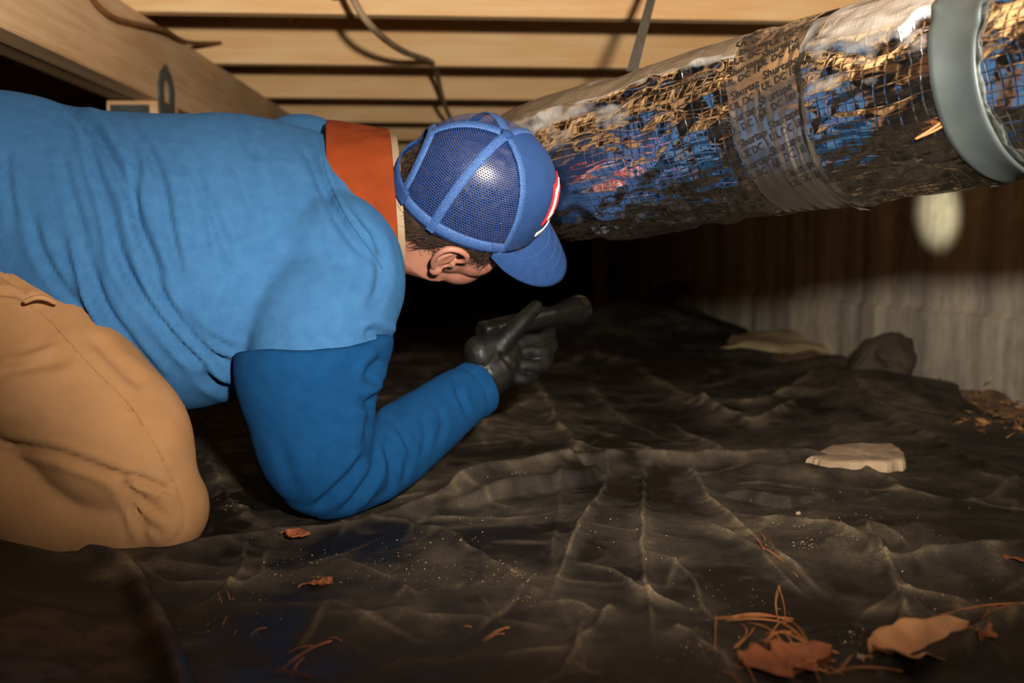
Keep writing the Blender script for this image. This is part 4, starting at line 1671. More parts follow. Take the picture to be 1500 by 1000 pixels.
def cap_pt(th, s, off=0.0):
    """th from the front round the wearer's right, s 0 rim .. 1 button; returns points"""
    th = np.asarray(th, float)
    s = np.asarray(s, float)
    t = s * np.pi / 2
    rho = np.cos(t) ** 0.80
    zz = np.sin(t) ** 0.92
    front = np.clip(np.cos(th), 0, 1) ** 1.5
    bulge = 1 + 0.07 * front * np.sin(np.pi * np.clip(s, 0, 1)) ** 0.8
    # slight facets between the panel seams
    A = (CB + off) * rho * bulge
    B = (CA + off) * rho * (1 + 0.03 * front * np.sin(np.pi * s))
    H = (CH + off) * zz * (1 + 0.02 * front * np.sin(np.pi * s))
    back = np.clip(-np.cos(th), 0, 1)
    rim = -0.008 * back * (1 - s) + 0.004 * np.clip(np.cos(th), 0, 1) * (1 - s)
    x, y, z = A * np.cos(th), B * np.sin(th), H + rim
    return HC + x[:, None] * CF + y[:, None] * CR + z[:, None] * CU


def cap_panel(name, t0, t1, s0, s1, off, m, parent, nt=28, ns=30, thick=0.0, s0f=None, swap=False):
    th = np.linspace(t0, t1, nt)
    T, S = np.meshgrid(th, np.linspace(0, 1, ns), indexing='ij')
    lo = np.full(T.shape, s0) if s0f is None else s0f(T)
    S = lo + (s1 - lo) * S
    V = cap_pt(T.ravel(), S.ravel(), off)
    me = mesh_arr(name, V, gridfaces(nt, ns))
    uvl = me.uv_layers.new(name='UVMap')
    li = np.empty(len(me.loops), np.int32)
    me.loops.foreach_get('vertex_index', li)
    mid = (t0 + t1) / 2
    U_ = ((T - mid) * 0.095 * np.cos(S * np.pi / 2) ** 0.8).ravel()
    W_ = (S * 0.165).ravel()
    uv = np.column_stack([U_, W_])[li]
    uvl.data.foreach_set('uv', uv.astype(np.float32).ravel())
    o = link(name, me, m, parent)
    if thick:
        k = o.modifiers.new('t', 'SOLIDIFY')
        k.thickness = thick
        k.offset = 0
    return o


def cap_line(name, path, wd, off, m, parent, thick=0.0014):
    """tape sewn along a (th, s) path"""
    pth = catmull(np.array(path, float), 50)
    p = cap_pt(pth[:, 0], pth[:, 1], off)
    nr = cap_pt(pth[:, 0], pth[:, 1], off + 0.004) - p
    T = np.gradient(p, axis=0)
    sd = np.cross(T, nr)
    sd /= np.linalg.norm(sd, axis=1)[:, None] + 1e-12
    nr /= np.linalg.norm(nr, axis=1)[:, None]
    V = np.concatenate([p - sd * wd / 2 - nr * 0.0006, p - sd * wd * 0.38 + nr * thick, p + nr * thick * 0.6, p + sd * wd * 0.38 + nr * thick, p + sd * wd / 2 - nr * 0.0006])
    n = len(p)
    Fs = []
    for a in range(4):
        for i in range(n - 1):
            Fs.append((a * n + i, a * n + i + 1, (a + 1) * n + i + 1, (a + 1) * n + i))
    return link(name, mesh_py(name, V, Fs), m, parent)


rad = math.radians
capo = cap_panel('cap', rad(-56), rad(56), 0.0, 0.995, 0.0, M['cap'], man, 50, 40, 0.002)
capo['label'] = 'blue mesh backed cap'


def arch(T):
    a = np.degrees(np.abs(np.abs(T) - np.pi))
    return np.where(a < 33, 0.03 + 0.40 * np.sqrt(np.clip(1 - (a / 33) ** 2, 0, 1)), 0.0)


for t0, t1 in ((56, 112), (112, 180), (-180, -112), (-112, -56)):
    cap_panel('net_panel', rad(t0), rad(t1), 0.0, 0.99, 0.0, M['net'], capo, 40, 40, 0, arch if abs(t0) + abs(t1) > 200 and max(abs(t0), abs(t1)) == 180 else None)
for t in (56, 112, -112, -56):
    cap_line('seam_tape', [(rad(t), 0.0), (rad(t), 0.3), (rad(t), 0.6), (rad(t), 0.97)], 0.012 if abs(t) == 112 else 0.009, 0.0012, M['cap_tape'], capo)
cap_line('seam_tape', [(rad(180), 0.44), (rad(180), 0.6), (rad(180), 0.8), (rad(180), 0.97)], 0.012, 0.0012, M['cap_tape'], capo)
# binding round the opening, sweatband edge, snap strap
aa = np.linspace(-33, 33, 31)
cap_line('opening_binding', [(rad(180 + a), 0.012 + 0.40 * math.sqrt(max(0, 1 - (a / 33.0) ** 2)) + 0.02) for a in aa], 0.012, 0.0012, M['cap_tape'], capo)
cap_line('rim_binding', [(rad(a), 0.045) for a in np.linspace(54, 150, 16)], 0.016, 0.0010, M['cap_tape'], capo)
cap_line('rim_binding', [(rad(-a), 0.045) for a in np.linspace(54, 150, 16)], 0.016, 0.0010, M['cap_tape'], capo)
cap_panel('snap_strap', rad(140), rad(220), -0.05, 0.11, 0.004, M['cap'], capo, 24, 6, 0.0025)
# top button
bt = cap_pt(np.array([0.0]), np.array([1.0]))[0]
v, f = ellipsoid(bt + CU * 0.001, CF * 0.0075, CR * 0.0075, CU * 0.0042, 10)
link('button', mesh_py('button', v, f), M['cap'], capo)
# brim
nb, mb = 40, 18
V = []
for i, th in enumerate(np.linspace(rad(-62), rad(62), nb)):
    root = cap_pt(np.array([th]), np.array([0.0]), 0.001)[0]
    k = th / rad(62)
    ext = 0.071 * (1 - abs(k) ** 2.6) ** 0.6 if abs(k) < 1 else 0.0
    for s in np.linspace(0, 1, mb):
        drop = (0.024 * s + 0.026 * s * s) * (ext / 0.076) + 0.018 * abs(k) ** 2 * s * (0.4 + 0.6 * ext / 0.076)
        V.append(root + CF * ext * s * 0.94 - CU * drop + CR * (math.sin(th) * 0.012 * s * 0 - 0.0))
me = mesh_arr('brim', np.array(V), gridfaces(nb, mb))
br = link('brim', me, M['cap'], capo)
k = br.modifiers.new('t', 'SOLIDIFY')
k.thickness = 0.0032
k.offset = 0
# stitch rows on the brim
for s in (0.35, 0.55, 0.75, 0.92):
    pts = [np.array(V[i * mb + int(s * (mb - 1))]) + CU * 0.0018 for i in range(3, nb - 3)]
    v, f = tube(np.array(pts), 0.0005, 5)
    link('stitching', mesh_py('stitching', v, f), M['cap_tape'], br)


# badge on the front: red field, white device, small white line under it
def badge(name, t0, t1, s0, s1, off, m, parent, shape=None):
    nt, ns = 24, 16
    T, S = np.meshgrid(np.linspace(t0, t1, nt), np.linspace(s0, s1, ns), indexing='ij')
    if shape == 'taper':
        k = (S - s0) / (s1 - s0)
        T = (t0 + t1) / 2 + (T - (t0 + t1) / 2) * (1 - 0.55 * k)
    me = mesh_arr(name, cap_pt(T.ravel(), S.ravel(), off), gridfaces(nt, ns))
    o = link(name, me, m, parent)
    k = o.modifiers.new('t', 'SOLIDIFY')
    k.thickness = 0.0012
    k.offset = 0
    return o


bg = badge('badge', rad(-27), rad(29), 0.20, 0.50, 0.0022, M['red'], capo, 'taper')
badge('badge_device', rad(-21), rad(23), 0.235, 0.45, 0.0030, M['white'], bg, 'taper')
badge('badge_device', rad(-14), rad(15), 0.27, 0.40, 0.0037, M['red'], bg, 'taper')
badge('badge_line', rad(-26), rad(30), 0.11, 0.14, 0.0022, M['white'], capo)

# ---- hair: scalp cover with combed strands
ph = []
hs_me = sculpt('hair', [hell(0.003, 0, 0.010, 0.0955, 0.082, 0.099), hell(-0.028, 0, -0.032, 0.064, 0.070, 0.062)], 0.003, 4)
V = getco(hs_me)
N = getno(hs_me)
rel = V - HC
hf_, hr_, hu_ = rel @ HF, rel @ HR, rel @ HU
# sink the parts where there is no hair: face, round the ears, below the nape line
line = np.interp(hf_, [-0.10, -0.06, -0.020, 0.002, 0.024, 0.036, 0.048, 0.059, 0.070, 0.10], [-0.080, -0.082, -0.074, -0.046, -0.016, -0.018, -0.034, -0.028, 0.0, 0.02])
keep = sst(hu_ - line + 0.004 * vn(V * 90, 470), -0.004, 0.004)
V += N * (0.0016 * ridged(np.column_stack([hf_ * 60, hr_ * 60, hu_ * 60]), 471, 3))[:, None]
V -= N * (0.020 * (1 - keep))[:, None]
setco(hs_me, V)
hair = link('hair', hs_me, M['hair'], man)
r2 = np.random.default_rng(11)
cand = np.where((keep > 0.9) & (hu_ < 0.09))[0]
side = hr_[cand] > -0.05
cand = cand[side]
pick = r2.choice(cand, min(3600, len(cand)), replace=False)
Vs, Fs, kk = [], [], 0
Nn = getno(hs_me)
for i in pick:
    p = V[i]
    n = Nn[i]
    fl_dir = -HU * 0.8 - HF * 0.75
    if hf_[i] > 0.015:
        fl_dir = -HU * 1.0 + HF * 0.1
    fl_dir = fl_dir + 0.35 * r2.normal(size=3)
    fl_dir = fl_dir - (fl_dir @ n) * n * 0.9
    fl_dir /= np.linalg.norm(fl_dir)
    Ln = r2.uniform(0.010, 0.022)
    curl = np.cross(n, fl_dir) * r2.normal() * 0.35
    pts = [p + n * (0.0004 + 0.0022 * t) + fl_dir * Ln * t + curl * Ln * t * t + n * 0.0015 * t * r2.uniform(0, 1) for t in (0, 0.35, 0.7, 1.0)]
    w_ = np.cross(fl_dir, n) * 0.00042
    for j, q in enumerate(pts):
        ww = w_ * (1 - 0.7 * j / 3)
        Vs += [q - ww, q + ww, q + n * 0.0004]
    for j in range(3):
        a = kk + 3 * j
        Fs += [(a, a + 1, a + 4, a + 3), (a + 1, a + 2, a + 5, a + 4), (a + 2, a, a + 3, a + 5)]
    kk += 12
st_o = link('strands', mesh_py('strands', np.array(Vs), Fs), M['hair'], hair)
st_o['kind'] = 'stuff'

# ------------------------------------------------------------------ torch held in the right hand
T0, T1 = P(704, 487, 1.405), P(852, 453, 1.545)
TD = (T1 - T0) / np.linalg.norm(T1 - T0)
TL = np.linalg.norm(T1 - T0)
ta = np.cross(TD, UP)
ta /= np.linalg.norm(ta)
tb_ = np.cross(ta, TD)
SPOTP = np.array([wall_x(2.38) - 0.0, 2.38, 0.0])
SPOTP = P(1374, 312, 1.0) - CAM
k_ = (1.20) / (SPOTP[0] + 0.07 * SPOTP[1])
SPOTP = CAM + SPOTP * k_


def lathe(prof, name, m, parent):
    """prof: (distance along the torch, radius)"""
    V, Fs = loft([(T0 + TD * a, ta * max(r, 1e-4), tb_ * max(r, 1e-4)) for a, r in prof], 40)
    o = link(name, mesh_py(name, V, Fs), m, parent)
    e = o.modifiers.new('e', 'EDGE_SPLIT')
    e.split_angle = rad(40)
    return o


R0 = 0.0152
tcn = (T0 + T1) / 2
tor = empty('flashlight', (tcn[0], tcn[1], tcn[2] - 0.02), 'black metal flashlight in the gloved hand, pointing at the concrete wall', 'flashlight')
lathe([(0.0, 0.010), (0.001, 0.0135), (0.004, R0), (0.022, R0), (0.0225, R0 - 0.0015), (0.026, R0 - 0.0015)], 'tail_cap', M['torch'], tor)
pr = [(0.026, R0 - 0.0008)]
x = 0.028
while x < TL - 0.072:
    pr += [(x, R0), (x + 0.0022, R0), (x + 0.0026, R0 - 0.0006), (x + 0.0034, R0 - 0.0006)]
    x += 0.0042
lathe(pr + [(TL - 0.070, R0 - 0.001)], 'barrel', M['torch'], tor)
lathe([(TL - 0.071, R0), (TL - 0.066, R0 + 0.001), (TL - 0.050, R0 + 0.001), (TL - 0.040, R0 + 0.003), (TL - 0.030, 0.0205), (TL - 0.021, 0.0215), (TL - 0.020, 0.0196), (TL - 0.016, 0.0196),
       (TL - 0.015, 0.0228), (TL - 0.003, 0.0232), (TL, 0.0222), (TL, 0.0195), (TL - 0.004, 0.019), (TL - 0.012, 0.006)], 'lamp_head', M['torch'], tor)
v, f = ellipsoid(T0 + TD * (TL - 0.085) + UP * 0.0135, TD * 0.007, ta * 0.005, UP * 0.004, 10)
link('switch', mesh_py('switch', v, f), M['torch'], tor)
v, f = loft([(T0 + TD * (TL + a), ta * r, tb_ * r) for a, r in ((-0.0036, 0.0188), (-0.003, 0.0188), (-0.0026, 0.012), (-0.0025, 0.001))], 32)
gm = bpy.data.materials.new('lit_lens')
gm.use_nodes = True
gb = gm.node_tree.nodes['Principled BSDF']
gb.inputs['Emission Color'].default_value = (1.0, 0.96, 0.82, 1)
gb.inputs['Emission Strength'].default_value = 3.0
link('lens', mesh_py('lens', v, f), gm, tor)
tl = bpy.data.lights.new('torch_light', 'SPOT')
tl.energy = 115.0
tl.color = (1.0, 0.97, 0.76)
tl.spot_size = rad(9)
tl.spot_blend = 1.0
tl.shadow_soft_size = 0.019
tlo = bpy.data.objects.new('torch_light', tl)
C.objects.link(tlo)
tlo.parent = tor
tlo.matrix_parent_inverse = Matrix.Translation(-tor.location)
tp_ = T0 + TD * (TL + 0.012)
tlo.location = tp_
tlo.rotation_euler = Vector(SPOTP - tp_).to_track_quat('-Z', 'Y').to_euler()

# ---- gloved right hand closed round the torch
def finger(pts, r):
    return tube([P(*p) for p in pts], r, 16, 30)


WR = [(684, 578, 1.385), (700, 566, 1.395)]
hand = [limb([(676, 585, 1.378, 30, 0.9), (694, 570, 1.392, 31, 0.85), (708, 552, 1.405, 36, 0.75), (722, 534, 1.418, 40, 0.70), (738, 522, 1.432, 38, 0.65)]),
        limb([(700, 520, 1.400, 28, 0.9), (720, 515, 1.412, 28, 0.8), (742, 520, 1.43, 26, 0.7)]),
        ellipsoid(P(708, 532, 1.402), V3(0.022, 0.018, 0), V3(-0.014, 0.018, 0), V3(0, 0, 0.019), 12),
        finger([(712, 530, 1.403), (738, 500, 1.410), (760, 476, 1.422), (776, 459, 1.437), (785, 449, 1.445)], [0.018, 0.0148, 0.0122, 0.0112, 0.0098]),
        finger([(742, 515, 1.435), (770, 500, 1.455), (792, 498, 1.475), (806, 486, 1.505), (800, 468, 1.53)], [0.0125, 0.0110, 0.0102, 0.0096, 0.0085]),
        finger([(744, 528, 1.432), (772, 516, 1.445), (796, 517, 1.460), (808, 503, 1.492), (797, 484, 1.525)], [0.0125, 0.0112, 0.0106, 0.0098, 0.0086]),
        finger([(740, 542, 1.425), (766, 536, 1.430), (790, 537, 1.445), (802, 520, 1.480), (786, 501, 1.515)], [0.0125, 0.0110, 0.0102, 0.0094, 0.0084]),
        finger([(732, 552, 1.418), (752, 553, 1.418), (772, 556, 1.430), (784, 541, 1.463), (770, 522, 1.498)], [0.0115, 0.0098, 0.0090, 0.0084, 0.0076])]
gl = sculpt('glove', hand, 0.0018, 7, 0.5)
V = getco(gl)
N = getno(gl)
al = V @ TD
V += N * (0.0005 * ridged(V * np.array([40, 22, 40]), 481, 2) + 0.0003 * fbm(V * 60, 483, 2))[:, None]
setco(gl, V)
wrinkle(gl, [([(676, 530), (690, 548), (712, 568)], 3, 0.002, 'v'), ([(690, 528), (702, 548), (728, 566)], 3, 0.002, 'v'), ([(705, 530), (718, 548), (742, 560)], 3, 0.0016, 'v'),
             ([(730, 512), (745, 530), (756, 545)], 3, 0.002, 'v'), ([(700, 545), (712, 560), (718, 575)], 2.5, 0.0016, 'r')])
g1 = link('glove', gl, M['glove'], man)
g1['label'] = 'black rubber glove closed round the flashlight'
# other hand, flat on the ground behind the near arm
hand2 = [limb([(540, 640, 1.79, 30, 0.8), (560, 642, 1.83, 34, 0.55), (580, 642, 1.87, 34, 0.5)]),
         finger([(585, 632, 1.88), (600, 628, 1.93), (612, 630, 1.97)], [0.011, 0.010, 0.008]),
         finger([(590, 638, 1.87), (606, 636, 1.92), (620, 639, 1.965)], [0.011, 0.010, 0.008]),
         finger([(590, 645, 1.855), (606, 645, 1.90), (620, 649, 1.94)], [0.011, 0.010, 0.008]),
         finger([(586, 652, 1.84), (600, 654, 1.88), (610, 657, 1.91)], [0.010, 0.009, 0.007]),
         finger([(560, 636, 1.84), (572, 620, 1.87), (584, 612, 1.90)], [0.013, 0.011, 0.009])]
link('glove', sculpt('glove', hand2, 0.003, 3), M['glove'], man)

# ------------------------------------------------------------------ loose things on the sheet
def jag_solid(name, outline, h, m, seed, taper=0.9):
    """flat broken stone: outline (n,2), height, roughened rim and top"""
    r = np.random.default_rng(seed)
    o2 = []
    n = len(outline)
    for i in range(n):
        a, b = np.array(outline[i]), np.array(outline[(i + 1) % n])
        for t in np.linspace(0, 1, 7)[:-1]:
            o2.append(a + (b - a) * t + r.normal(size=2) * 0.0012)
    o2 = np.array(o2)
    c = o2.mean(0)
    rings = [(1.0, -0.02), (1.01, 0.15), (1.0, 0.55), (taper + 0.07, 0.9), (taper, 1.0), (taper * 0.66, 1.02), (taper * 0.33, 1.0)]
    V = []
    for s, z in rings:
        q = c + (o2 - c) * s
        zz = z * h + 0.0012 * fbm(q * 90, seed, 3)
        V.append(np.column_stack([q, zz]))
    V = np.concatenate(V)
    m_ = len(o2)
    Fs = [tuple(f) for f in gridfaces(len(rings), m_, True)]
    V = np.vstack([V, [c[0], c[1], h]])
    k = (len(rings) - 1) * m_
    for i in range(m_):
        Fs.append((k + i, k + (i + 1) % m_, len(V) - 1))
    return mesh_py(name, V, Fs)


rc = on_ground(1258, 690)
ol = []
for a, b in ((1180, 678), (1205, 682), (1255, 685), (1300, 684), (1326, 680), (1322, 668), (1308, 656), (1262, 655), (1216, 659)):
    g = G0(a, b, rc[2] + 0.011)
    ol.append((g[0] - rc[0], g[1] - rc[1]))
ol = np.array(ol)
o = link('concrete_chunk', jag_solid('concrete_chunk', ol, 0.017, M['rock'], 5), M['rock'], smooth=False)
o.location = rc + np.array([0, 0, 0.003])
tag(o, 'flat broken piece of tan concrete lying on the black plastic', 'stone')


def leaf_mesh(name, L, Wd, seed, curl=0.25, lobes=5, bend=0.15, jag=0.12, lobe=0.28):
    r = np.random.default_rng(seed)
    nu, nv = 46, 13
    V = []
    for i in range(nu):
        t = i / (nu - 1)
        prof = (math.sin(math.pi * min(1, t ** 0.8)) ** 0.75) * 0.5 * Wd
        lob = 1 + lobe * math.sin(t * math.pi * 2 * lobes + seed) * math.sin(math.pi * t)
        jl, jr = 1 + 1.4 * jag * vn(np.array([[t * 15, seed], [t * 15, seed + 50.0]]), 7)
        for j in range(nv):
            v = (j / (nv - 1) - 0.5) * 2
            wdt = prof * lob * (jl if v < 0 else jr)
            y = v * wdt
            z = curl * Wd * (abs(v) ** 1.6) * 0.5 * (1 if v > 0 else 0.55) + bend * L * 0.5 * (t - 0.5) ** 2 * 2 + 0.016 * L * math.sin(t * 24 + 6 * abs(v))
            z += 0.10 * Wd * math.sin(3.1 * t + 2.0 * v + seed)
            z -= 0.0012 * math.exp(-(v / 0.08) ** 2)
            V.append(((t - 0.5) * L, y, z))
    V = np.array(V)
    V[:, 2] -= np.percentile(V[:, 2], 8)
    return mesh_arr(name, V, gridfaces(nu, nv))


def leaf(px, py, L, Wd, rot, m, seed, label, tilt=0.0, stem=0.02, up=0.001, **kw):
    p = on_ground(px, py, up)
    root = empty('dry_leaf', p, label, 'leaf')
    b = link('blade', leaf_mesh('blade', L, Wd, seed, **kw), m)
    b.parent = root
    s = b.modifiers.new('t', 'SOLIDIFY')
    s.thickness = 0.0007
    if stem:
        v, f = tube(catmull([(-L / 2 + 0.002, 0, 0.003), (-L / 2 - stem * 0.5, 0.002, 0.003), (-L / 2 - stem, 0.0, 0.001)], 8), 0.0008, 6)
        t = link('stalk', mesh_py('stalk', v, f), m)
        t.parent = root
    root.rotation_euler = (tilt, 0, rot)
    return root


leaf(1345, 954, 0.098, 0.046, 0.42, M['leaf'], 3, 'large curled tan oak leaf in the right foreground', tilt=0.22, lobes=3.4, curl=0.30, stem=0.006, jag=0.05, lobe=0.10)
leaf(1150, 978, 0.075, 0.052, 0.25, M['leaf_red'], 8, 'rust brown leaf half buried under the tangle of pine needles', tilt=0.12, lobes=3.2)
leaf(1452, 816, 0.070, 0.034, 0.05, M['leaf_red'], 12, 'brown leaf with needles across it near the right edge', tilt=0.25, lobes=2.2, stem=0.012)
leaf(1492, 822, 0.05, 0.03, -0.3, M['leaf_red'], 14, 'broken brown leaf scrap farthest right on the sheet', lobes=2.0, stem=0)
leaf(436, 785, 0.030, 0.018, -0.25, M['leaf_red'], 17, 'small orange brown leaf scrap just below the blue elbow', lobes=1.6, stem=0.006)
leaf(468, 858, 0.026, 0.020, 0.5, M['leaf_red'], 21, 'torn rust leaf scrap with holes in the left foreground', lobes=2.5, stem=0.008, jag=0.25)
leaf(1440, 925, 0.030, 0.018, 1.1, M['leaf_red'], 25, 'narrow brown leaf bit beside the tip of the large tan leaf', lobes=1.3, stem=0.01)


def needle_mesh(name, a, b, bow, lift, r, side=0.0, forks=2, seed=0):
    """pine needle bundle from a to b on the sheet"""
    rr = np.random.default_rng(seed)
    a, b = np.array(a), np.array(b)
    d = b - a
    n = np.cross(d, [0, 0, 1.0])
    n /= np.linalg.norm(n) + 1e-9
    parts = []
    for k in range(forks):
        sp = (k - (forks - 1) / 2) * 0.0013
        pts = []
        for t in np.linspace(0, 1, 9):
            p = a + d * t + n * (bow * math.sin(math.pi * t) + sp * t * rr.uniform(0.7, 1.6)) + np.array([0, 0, lift * math.sin(math.pi * t) + 0.0008 * k])
            pts.append(p)
        parts.append(tube(np.array(pts), [r * (1 - 0.55 * t ** 3) for t in np.linspace(0, 1, 9)], 6))
    parts.append(tube(np.array([a - d * 0.02, a + d * 0.05]), r * 1.5, 6))
    return mesh_py(name, *join(parts))


NEED = [  # start, end, bow px, lift, label
    ((1047, 908), (1160, 908), -0.002, 0.004), ((1070, 906), (1158, 912), 0.004, 0.006), ((1062, 911), (1150, 914), 0.001, 0.003), ((1049, 902), (1047, 952), 0.000, 0.004),
    ((1095, 914), (1143, 938), 0.003, 0.004), ((1142, 858), (1140, 912), 0.004, 0.022), ((1141, 860), (1150, 915), -0.005, 0.016),
    ((1123, 952), (1146, 912), 0.001, 0.006), ((1150, 905), (1192, 968), 0.004, 0.006), ((1140, 912), (1195, 958), -0.003, 0.008), ((1132, 908), (1205, 985), 0.002, 0.010),
    ((1118, 945), (1158, 928), 0.002, 0.005), ((1112, 940), (1170, 962), -0.002, 0.006), ((1130, 948), (1226, 958), 0.003, 0.004), ((1176, 938), (1212, 986), 0.001, 0.006),
    ((1085, 915), (1076, 950), 0.010, 0.003), ((1105, 920), (1080, 950), 0.004, 0.003), ((1160, 985), (1222, 970), 0.002, 0.004), ((1190, 975), (1235, 990), -0.003, 0.005),
    ((1058, 985), (1085, 1005), 0.001, 0.004), ((1080, 972), (1105, 1000), 0.002, 0.004), ((1210, 990), (1320, 985), 0.006, 0.003), ((1225, 990), (1248, 962), -0.002, 0.003),
    ((1150, 995), (1210, 985), 0.001, 0.005), ((1165, 960), (1200, 1000), 0.002, 0.006), ((1120, 930), (1185, 950), 0.002, 0.008), ((1145, 925), (1165, 955), -0.002, 0.008),
    ((1100, 785), (1118, 806), 0.001, 0.003), ((1126, 794), (1146, 823), -0.001, 0.003), ((1112, 782), (1122, 800), 0.002, 0.003), ((1104, 800), (1142, 820), 0.002, 0.002),
    ((1388, 826), (1500, 815), 0.003, 0.003), ((1395, 822), (1498, 806), -0.002, 0.006), ((1430, 798), (1500, 820), 0.003, 0.008), ((1440, 805), (1510, 800), 0.002, 0.006),
    ((1400, 827), (1470, 822), -0.001, 0.002), ((1380, 903), (1505, 885), 0.003, 0.003), ((1440, 910), (1460, 890), 0.001, 0.004), ((1438, 912), (1466, 962), 0.003, 0.003),
    ((1452, 918), (1470, 965), -0.002, 0.003), ((1445, 905), (1500, 886), 0.002, 0.004), ((1455, 890), (1448, 930), 0.002, 0.004), ((1460, 960), (1470, 940), 0.001, 0.002),
    ((408, 988), (484, 941), 0.002, 0.004), ((426, 996), (445, 966), 0.001, 0.002), ((423, 958), (457, 948), 0.001, 0.002), ((390, 985), (455, 995), 0.001, 0.002), ((482, 937), (500, 940), 0.0, 0.002),
    ((367, 933), (389, 921), 0.001, 0.002), ((342, 935), (347, 925), 0.0, 0.001), ((318, 868), (325, 884), 0.0, 0.001), ((331, 866), (337, 879), 0.0, 0.001), ((326, 920), (332, 906), 0.0, 0.001),
    ((708, 942), (745, 921), 0.001, 0.002), ((716, 938), (738, 930), -0.001, 0.003), ((679, 920), (690, 920), 0.0, 0.001), ((1470, 796), (1478, 803), 0.0, 0.001), ((1160, 840), (1168, 846), 0.0, 0.001),
]


NEED_TEXT = [
    'long level pine needle across the top of the tangle, middle one of three', 'upper of the three level pine needles across the top of the tangle',
    'lowest of the three level pine needles across the top of the tangle', 'pine needle pointing at the lens, leftmost of the tangle', 'pine needle slanting down right from under the level three',
    'upright pine needle standing out of the tangle, straighter of the pair', 'upright pine needle standing out of the tangle, more bowed of the pair',
    'stout pine needle from the rust leaf up to the foot of the upright pair', 'pine needle slanting right and down from the foot of the upright pair', 'pine needle crossing to the right under the upright pair',
    'longest pine needle slanting down over the right end of the rust leaf', 'short pine needle leaning right above the left end of the rust leaf', 'pine needle lying along the upper edge of the rust leaf',
    'long level pine needle reaching right from the rust leaf', 'steep pine needle at the right side of the tangle', 'hooked pine needle lying loose below the level three', 'straight pine needle touching the hooked loose one',
    'short pine needle beside the right end of the rust leaf near the frame bottom', 'pine needle at the right foot of the tangle, tilted down', 'short thick pine needle at the frame bottom left of the rust leaf',
    'pine needle at the upper left edge of the rust leaf, tilted down', 'long low pine needle running from the tangle towards the large tan leaf', 'short pine needle standing up left of the tip of the large tan leaf',
    'pine needle at the frame bottom right of the rust leaf', 'pine needle lying over the right half of the rust leaf', 'pine needle crossing the middle of the tangle, nearly level', 'shortest pine needle in the middle of the tangle',
    'upper left pine needle of the small clump on the crease', 'lower right pine needle of the small clump on the crease', 'short steep pine needle in the small clump on the crease', 'long flat pine needle under the small clump on the crease',
    'lowest long pine needle under the brown leaf at the right edge', 'pine needle lying over the brown leaf at the right edge, nearly level', 'pine needle sloping down from above the brown leaf at the right', 'uppermost pine needle over the brown leaf at the right edge',
    'pine needle tucked under the left tip of the brown leaf at the right', 'long level pine needle above the large tan leaf', 'short pine needle rising at the left of the loose string by the right edge', 'pine needle pointing at the lens right of the large tan leaf',
    'second pine needle pointing at the lens right of the large tan leaf', 'pine needle running off the right edge above the large tan leaf', 'short steep pine needle at the head of the loose string by the right edge', 'shortest pine needle at the foot of the loose string by the right edge',
    'longest pine needle in the dark left foreground, rising right', 'pine needle branching off the longest one in the left foreground', 'pine needle lying above the longest one in the left foreground', 'pine needle at the frame bottom under the longest one in the left foreground', 'tiny needle bit at the upper tip of the longest left foreground needle',
    'short pine needle left of the others, half way to the knee', 'tiny upright needle bit in the left foreground', 'left one of two tiny needle bits below the trouser knee', 'right one of two tiny needle bits below the trouser knee', 'tiny needle bit just above the upright bit in the left foreground',
    'longer of the crossed pine needles on bare black sheet at the frame bottom middle', 'shorter of the crossed pine needles on bare black sheet at the frame bottom middle', 'tiny needle bit left of the crossed pine needles', 'tiny needle bit above the brown leaf at the right edge', 'tiny needle bit right of the small clump on the crease']
assert len(NEED_TEXT) == len(NEED), (len(NEED_TEXT), len(NEED))


for i, (a, b, bow, lift) in enumerate(NEED):
    pa = on_ground(*a, 0.0012)
    pb = on_ground(*b, 0.0012)
    if (a, b) == ((1142, 858), (1140, 912)) or (a, b) == ((1141, 860), (1150, 915)):
        base = on_ground(*b, 0.002)
        dd_ = float((base - CAM) @ FW)
        pa = P(a[0], a[1], dd_ - 0.004)
        pb = base
        lift = 0.0
    me = needle_mesh('pine_needle', pb, pa, bow * 0.7, lift * 0.55 + 0.0006, 0.00036, 0, 2 if np.linalg.norm(pa - pb) > 0.03 else 1, i)
    o = link('pine_needle', me, M['needle'])
    tag(o, NEED_TEXT[i], 'pine needle', 'fallen pine needles on the sheet')

# crumbs of soil and chips: nobody could count them
r3 = np.random.default_rng(31)
CL = [(735, 690, 34, 6, 190), (690, 684, 20, 5, 40), (1180, 797, 16, 6, 60), (1190, 776, 50, 12, 90), (1150, 768, 30, 4, 60), (745, 840, 30, 12, 90), (590, 830, 60, 25, 120), (660, 790, 60, 25, 100),
      (330, 920, 60, 30, 40), (1250, 930, 30, 12, 50), (1020, 950, 40, 25, 60), (1400, 840, 60, 30, 80), (1440, 900, 40, 20, 60), (1075, 880, 60, 30, 60), (440, 830, 60, 20, 70), (330, 740, 30, 8, 40),
      (900, 780, 120, 60, 120), (1300, 760, 100, 40, 120), (760, 880, 25, 10, 30), (1262, 962, 12, 4, 14), (380, 880, 60, 50, 50)]
pts = []
for cx, cy, sx_, sy_, n in CL:
    for _ in range(int(n * 0.75)):
        a, b = cx + sx_ * r3.normal() * 0.7, cy + sy_ * r3.normal() * 0.7
        if b > 600:
            pts.append((a, b))
G = np.array([G0(a, b) for a, b in pts])
for _ in range(4):
    zg = Gz(G[:, :2])
    G = np.array([G0(a, b, z_) for (a, b), z_ in zip(pts, zg)])
ico = np.array([(1, 0, 0), (-1, 0, 0), (0, 1, 0), (0, -1, 0), (0, 0, 1), (0, 0, -1)], float)
icf = [(0, 2, 4), (2, 1, 4), (1, 3, 4), (3, 0, 4), (2, 0, 5), (1, 2, 5), (3, 1, 5), (0, 3, 5)]
Vs, Fs = [], []
